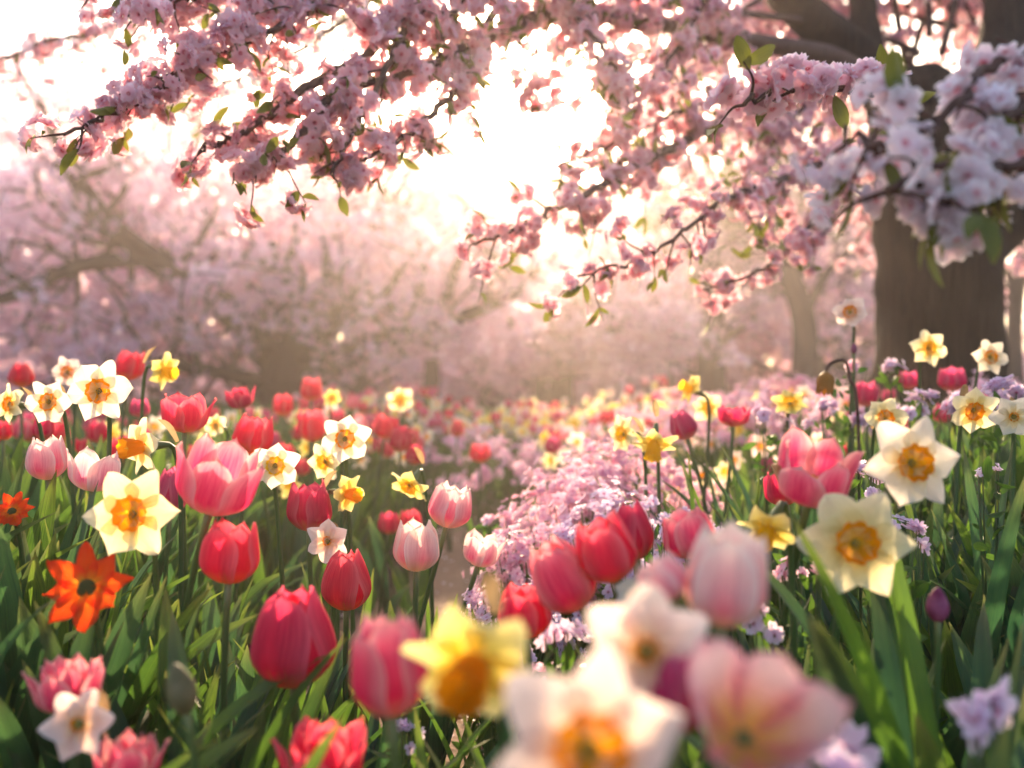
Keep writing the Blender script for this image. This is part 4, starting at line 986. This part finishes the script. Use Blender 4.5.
# ================================================================== LEAF CLUMPS (near)
def clump(px, ytop, d, n, label, wid=(.022, .040), h=None, fan=.5, mat='leaf', az=None, hk=1.0):
    c = W(px, ytop, d); b = Vector((c.x, c.y, G(c.x, c.y))); t = thing('leaf_clump', b, label, 'leaves', 'clumps of long strap leaves')
    H = (c.z - b.z) * hk
    for k in range(int(n * 1.4)):
        rs = random.Random(nseed()); a = rs.uniform(0, 6.28) if az is None else az + rs.gauss(0, .9)
        me = MB().add(*strap_leaf((.03 * math.cos(a), .03 * math.sin(a), -.005), a, L=H * rs.uniform(.75, 1.12), lean=rs.uniform(.03, fan), droop=rs.uniform(.1, 1.1), wid=rs.uniform(*wid), seed=nseed(), nv=16)).mesh('leaf', mat if rs.random() < .7 else ('leaf' if mat == 'leaf_blue' else 'leaf_blue'))
        link('leaf', me, t)
for c in (
    (1000, 520, .78, 14, 'tall clump of broad leaves at the right edge', (.03, .05)),
    (940, 590, .74, 13, 'dark leaf clump around the purple bud', (.026, .045)),
    (870, 620, .80, 13, 'dark leaf clump under the large lower cream daffodil', (.026, .045)),
    (1060, 600, .62, 10, 'leaf clump cut by the lower right corner', (.03, .05)),
    (810, 640, .95, 12, 'dark leaf clump between the blurred tulip and the cream daffodil', (.022, .036)),
    (960, 660, .58, 9, 'near dark leaf clump at the bottom right', (.026, .04)),
    (10, 590, .85, 11, 'leaf clump at the left edge below the orange flower', (.026, .042)),
    (-20, 640, .72, 9, 'leaf clump cut by the lower left corner', (.03, .045)),
    (140, 640, .85, 10, 'leaf clump right of the orange red star flower', (.022, .038)),
    (210, 640, .88, 11, 'leaf clump between the green bud and the large crimson tulip', (.024, .040)),
    (190, 700, .74, 7, 'low leaf clump at the bottom left of the large crimson tulip', (.024, .04)),
    (270, 590, 1.2, 11, 'leaf clump between the two red tulips of the left bed', (.018, .03)),
    (360, 640, 1.15, 7, 'leaf clump arching over the dark soil path', (.018, .03)),
    (425, 600, 1.42, 7, 'small leaf clump at the foot of the cream and pink tulip', (.016, .026)),
    (500, 600, 1.35, 4, 'sparse thin leaves beside the striped tulip', (.010, .016)),
    (700, 470, 1.75, 16, 'sunlit fan of narrow leaves right of the phlox mound', (.014, .022)),
    (745, 450, 1.85, 16, 'tall fan of narrow leaves below the spread crimson tulip', (.014, .022)),
    (800, 450, 1.7, 14, 'leaf fan behind the open rose tulip', (.016, .026)),
    (660, 500, 1.6, 12, 'short leaf fan rising out of the phlox mound', (.012, .018)),
    (900, 480, 1.35, 12, 'leaf fan behind the large white daffodil', (.018, .03)),
    (960, 470, 1.25, 12, 'leaf fan below the nodding cream daffodil', (.02, .032)),
    (1020, 450, 1.3, 12, 'leaf fan at the right edge under the white narcissus', (.02, .032)),
    (600, 660, .9, 8, 'dark leaf clump behind the blurred foreground daffodils', (.016, .028)),
    (700, 620, .95, 9, 'dark leaf clump behind the big pale pink tulip', (.018, .03)),
    (560, 700, .7, 6, 'dark leaf clump under the big yellow foreground daffodil', (.016, .028)),
    (1000, 640, .70, 8, 'near leaf clump rising beside the right edge above the corner', (.03, .045)),
    (900, 640, .70, 7, 'near leaf clump left of the purple bud', (.026, .04)),
    (330, 640, 1.0, 8, 'leaf clump right behind the large crimson tulip', (.024, .038)),
    (60, 520, 1.05, 9, 'leaf clump between the orange red star flowers', (.022, .036)),
    (470, 740, .8, 5, 'short leaves at the bottom by the soil path', (.014, .022)),
    ): clump(*c[:4], c[4], c[5], mat='leaf_blue' if c[0] > 560 else 'leaf')

# ================================================================== MASS FOLIAGE + FAR FLOWERS
def bed_leaves():
    mb = MB(); mb2 = MB()
    tmpls = []
    for k in range(14):
        V, Fq, U = strap_leaf((0, 0, 0), 0, 1.0, random.uniform(.03, .45), random.uniform(.1, 1.3), random.uniform(.07, .145), seed=900 + k, nu=3, nv=8)
        tmpls.append((V, Fq, U))
    n = 21000
    y = .75 + 9.0 * RNG.random(n) ** 1.45; x = RNG.uniform(-.72, .72, n) * (y + .6)
    dx = x - path_x(y); ok = (dx < -.20) | (dx > .20)
    ok &= ~((dx > .25) & (dx < .62) & (y > 1.35) & (y < 2.3) & (RNG.random(n) < .8))
    ok &= ~((abs(dx) < .45) & (RNG.random(n) < .5)) & ~((abs(dx) < .28) & (y > 1.5) & (y < 5))
    x, y, dx = x[ok], y[ok], dx[ok]
    L = RNG.uniform(.22, .40, len(x)) * np.where(y < .95, .66, 1) * np.where(dx < 0, 1.16, .88) * np.where(y > 4.0, .9, 1)
    L *= np.clip(.45 + abs(dx) * 1.1, .4, 1)
    z = ground(x, y); kind = RNG.integers(0, 14, len(x))
    for k in range(14):
        s = kind == k; m = int(s.sum()); tv, tf, tu = tmpls[k]
        a = RNG.uniform(0, 6.28, m); Ls = L[s]
        c, sn = np.cos(a), np.sin(a)
        P = np.stack([x[s][:, None] + Ls[:, None] * (tv[None, :, 0] * c[:, None] - tv[None, :, 1] * sn[:, None]),
                      y[s][:, None] + Ls[:, None] * (tv[None, :, 0] * sn[:, None] + tv[None, :, 1] * c[:, None]),
                      z[s][:, None] - .005 + Ls[:, None] * tv[None, :, 2]], 2)
        Fq = (tf[None] + (np.arange(m) * len(tv))[:, None, None]).reshape(-1, 4)
        (mb if k % 2 else mb2).add(P.reshape(-1, 3), Fq, np.tile(tu, (m, 1)))
    o = link('bed_foliage', mb.mesh('bed_foliage', 'leaf')); tag(o, 'dense mass of green strap leaves filling the flower beds', 'foliage', kind='stuff')
    o = link('bed_foliage', mb2.mesh('bed_foliage', 'leaf_blue')); tag(o, 'dense mass of bluish green strap leaves filling the flower beds', 'foliage', kind='stuff')
bed_leaves()
def far_grass():
    V, Fq, U = strap_leaf((0, 0, 0), 0, 1.0, .25, .7, .09, seed=77, nu=2, nv=4)
    n = 22000; y = 5.5 + 28 * RNG.random(n) ** 1.4; x = RNG.uniform(-.8, .8, n) * y
    mb = MB()
    merge_instances(mb, np.stack([V[:, 0], V[:, 1], V[:, 2]], 1), Fq, U, np.stack([x, y, ground(x, y)], 1), np.tile([0, 0, 1.], (n, 1)) + RNG.normal(0, .05, (n, 3)), RNG.uniform(.12, .3, n), RNG.uniform(0, 6.28, n))
    o = link('grass', mb.mesh('grass', 'leaf')); tag(o, 'rough grass stretching back under the hazy trees', 'grass', kind='stuff')
far_grass()

def small_tulip(mat, seed):
    mb = MB(); h = .36
    for k in range(3): 
        V, Fq, U = tulip_petal(k * 2.094, seed=seed + k, nu=6, nv=7, **TUL['cup'][0]); mb.add(V * .055 + [0, 0, h], Fq, U)
        V, Fq, U = tulip_petal(k * 2.094 + 1.05, R_=.44, seed=seed + k + 5, nu=6, nv=7, **TUL['cup'][1]); mb.add(V * .055 + [0, 0, h], Fq, U)
    mb.add(*tube(bez((0, 0, 0), (0, 0, .12), (.01, 0, .25), (0, 0, h), 6), .0032, 5), mi=1)
    for k in range(3): mb.add(*strap_leaf((0, 0, 0), k * 2.1 + seed, .26, .3, .6, .03, seed=seed + 20 + k, nu=3, nv=7), mi=1)
    return mb.mesh('small tulip', [mat, 'leaf'])
def small_daff(pm, cm, seed):
    mb = MB(); h = .37; f = Matrix.Translation((0, -.02, h)) @ frame((0, -1, .15)) @ Matrix.Scale(.08, 4)
    fm = np.array(f)
    def tf(V): return np.asarray(V) @ fm[:3, :3].T + fm[:3, 3]
    for k in range(6):
        V, Fq, U = star_petal(k * 1.047, z0=.01 * (k % 2), seed=seed + k, nu=4, nv=6); mb.add(tf(V), Fq, U)
    c = cup_mesh(MB(), seg=14, n=4, seed=seed, h=.16)
    for V, Fq, U in zip(c.V, c.F, c.U): pass
    n0 = 0
    for V, Fq, U in zip(c.V, c.F, c.U): mb.add(tf(V), Fq - n0, U, mi=1); n0 += len(V)
    mb.add(*tube(bez((0, 0, 0), (0, 0, .2), (0, .03, h + .01), (0, 0, h), 7), .003, 5), mi=2)
    for k in range(3): mb.add(*strap_leaf((0, 0, 0), k * 2.1 + seed, .30, .2, .6, .014, seed=seed + 20 + k, nu=3, nv=7), mi=2)
    return mb.mesh('small daffodil', [pm, cm, 'leaf'])
ST = {c: [small_tulip('t_' + c, 11 + 7 * k) for k in range(2)] for c in ('red', 'crimson', 'rose', 'magenta', 'blush')}
SD = {'white': small_daff('d_white', 'c_orange', 3), 'cream': small_daff('d_cream', 'c_yellow', 9), 'yellow': small_daff('d_yellow', 'c_yellow', 15), 'pink': small_daff('d_pink', 'c_orange', 21)}
CW = {'red': 'red', 'crimson': 'dark crimson', 'rose': 'rose pink', 'magenta': 'magenta', 'blush': 'pale pink', 'white': 'white', 'cream': 'cream', 'yellow': 'yellow', 'pink': 'blush'}
def scatter(n, fx, where, tul, daf, ptul, hgt, facing=.6, mind=.0):
    placed = []
    tries = 0
    while len(placed) < n and tries < n * 40:
        tries += 1
        x, y = fx()
        if any((x - a) ** 2 + (y - b) ** 2 < mind * mind for a, b in placed): continue
        placed.append((x, y)); z = G(x, y); s = random.uniform(*hgt)
        if random.random() < ptul:
            c = random.choice(tul); o = bpy.data.objects.new('tulip', random.choice(ST[c])); lab = f'small {CW[c]} tulip {where}'; cat = 'tulip'
            o.rotation_euler = (random.gauss(0, .09), random.gauss(0, .09), random.uniform(0, 6.28))
        else:
            c = random.choice(daf); o = bpy.data.objects.new('daffodil', SD[c]); lab = f'small {CW[c]} daffodil {where}'; cat = 'daffodil'
            o.rotation_euler = (random.gauss(0, .09), random.gauss(0, .09), random.gauss(0, .9))
        COL.objects.link(o); o.location = (x, y, z); o.scale = (s * random.uniform(.95, 1.1),) * 2 + (s,)
        tag(o, lab, cat, f'small {CW[c]} {cat}s {where}')
def region(x0p, x1p, y0, y1, dmin=.3):
    def f():
        for _ in range(200):
            y = y0 + (y1 - y0) * random.random() ** .8; x = (random.uniform(x0p, x1p) - 512) / F * y
            if y > 5.2 or abs(x - float(path_x(y))) > dmin: return x, y
        return x, y
    return f
random.seed(21)
scatter(95, region(-20, 400, 2.2, 4.6), 'crowding the back of the left bed', ['red', 'red', 'crimson', 'magenta', 'rose'], ['cream', 'yellow', 'white'], .72, (.92, 1.10), mind=.07)
scatter(230, region(300, 570, 3.4, 7.6, .28), 'in the glowing bed beyond the path', ['red', 'rose', 'magenta', 'blush', 'crimson'], ['cream', 'yellow', 'white', 'pink', 'cream'], .5, (.98, 1.22), mind=.07)
scatter(120, region(500, 680, 3.8, 8.0, .3), 'in the sunlit far bed right of the path', ['red', 'rose', 'blush', 'magenta'], ['cream', 'yellow', 'pink', 'cream'], .38, (.98, 1.25), mind=.07)
scatter(95, region(600, 850, 2.3, 4.6, .3), 'along the crest of the bank left of the big trunk', ['magenta', 'rose', 'blush'], ['cream', 'yellow', 'pink', 'pink'], .35, (.72, .95), mind=.07)
scatter(26, region(840, 1040, 2.3, 3.8, .3), 'at the foot of the big trunk', ['magenta', 'rose', 'crimson'], ['white', 'pink', 'cream'], .5, (.66, .86), mind=.1)

# phlox mounds among the far flowers
random.seed(5)
k = 0
for (px, py, d, r_, n, where) in ((500, 436, 4.0, .24, 420, 'pink phlox mound beyond the bend of the path'), (465, 420, 5.0, .26, 340, 'rosy phlox mound behind the lone red tulip'), (440, 408, 6.2, .3, 300, 'hazy rosy phlox mound left of the path end'),
    (560, 415, 5.0, .22, 300, 'hazy pale phlox mound right of the path end'), (640, 400, 4.2, .26, 420, 'pale pink phlox mound behind the drooping yellow daffodil'), (730, 385, 3.6, .26, 520, 'pale pink phlox mound on the bank crest above the leaf fans'), (780, 372, 3.9, .26, 480, 'sunlit pink phlox mound on the bank crest nearest the big trunk'),
    (840, 385, 3.2, .2, 320, 'pink phlox mound left of the trunk foot behind the withered bloom'), (600, 405, 6.5, .3, 300, 'farthest hazy phlox mound under the rosy cherry tree'), (690, 392, 4.8, .26, 360, 'hazy pink phlox mound behind the arched yellow daffodil'), (1000, 372, 3.0, .16, 220, 'lilac phlox mound right of the trunk foot'), (350, 412, 5.5, .26, 260, 'hazy rosy phlox mound behind the highest mid bed daffodil')):
    phlox(px, py + 6, d, r_, r_, r_ * .75, n, .030, 'phlox', where, group='distant mounds of pink blossoms', stemn=30, tmpl=BT_FAR)

# fallen petals
def fallen():
    mb = MB(); n = 500; y = 1.2 + 5 * RNG.random(n); x = path_x(y) + RNG.uniform(-.4, .4, n)
    V = np.array([(-.5, -.4, 0), (.5, -.4, .1), (.4, .5, 0), (-.4, .5, .12)]); merge_instances(mb, V, np.array([(0, 1, 2, 3)]), np.array([(0, .6), (1, .6), (1, 1), (0, 1.)]), np.stack([x, y, ground(x, y) + .011], 1), unit(n) * .3 + [0, 0, 1], RNG.uniform(.006, .013, n), RNG.uniform(0, 6, n))
    o = link('fallen_petals', mb.mesh('fallen_petals', 'cherry_pale')); tag(o, 'fallen pink cherry petals strewn on the path', 'petals', kind='stuff')
fallen()

# ================================================================== HAZE
def haze():
    x0, x1, y0, y1, z0, z1 = -95, 95, -10, 95, -1.6, 11.0
    V = [(x0, y0, z0), (x1, y0, z0), (x1, y1, z0), (x0, y1, z0), (x0, y0, z1), (x1, y0, z1), (x1, y1, z1), (x0, y1, z1)]
    Fq = [(0, 3, 2, 1), (4, 5, 6, 7), (0, 1, 5, 4), (1, 2, 6, 5), (2, 3, 7, 6), (3, 0, 4, 7)]
    m, t = new_mat('haze'); M['haze'] = m
    pv = N(t, 'ShaderNodeVolumePrincipled'); pv.inputs['Color'].default_value = (1.0, .88, .80, 1); pv.inputs['Density'].default_value = HAZE_DENSITY; pv.inputs['Anisotropy'].default_value = HAZE_ANISO
    o_ = N(t, 'ShaderNodeOutputMaterial'); t.links.new(pv.outputs[0], o_.inputs['Volume'])
    o = link('haze', MB().add(V, Fq).mesh('haze', 'haze', smooth=False)); tag(o, 'pale golden morning mist hanging over the garden', 'haze', kind='stuff')
haze()
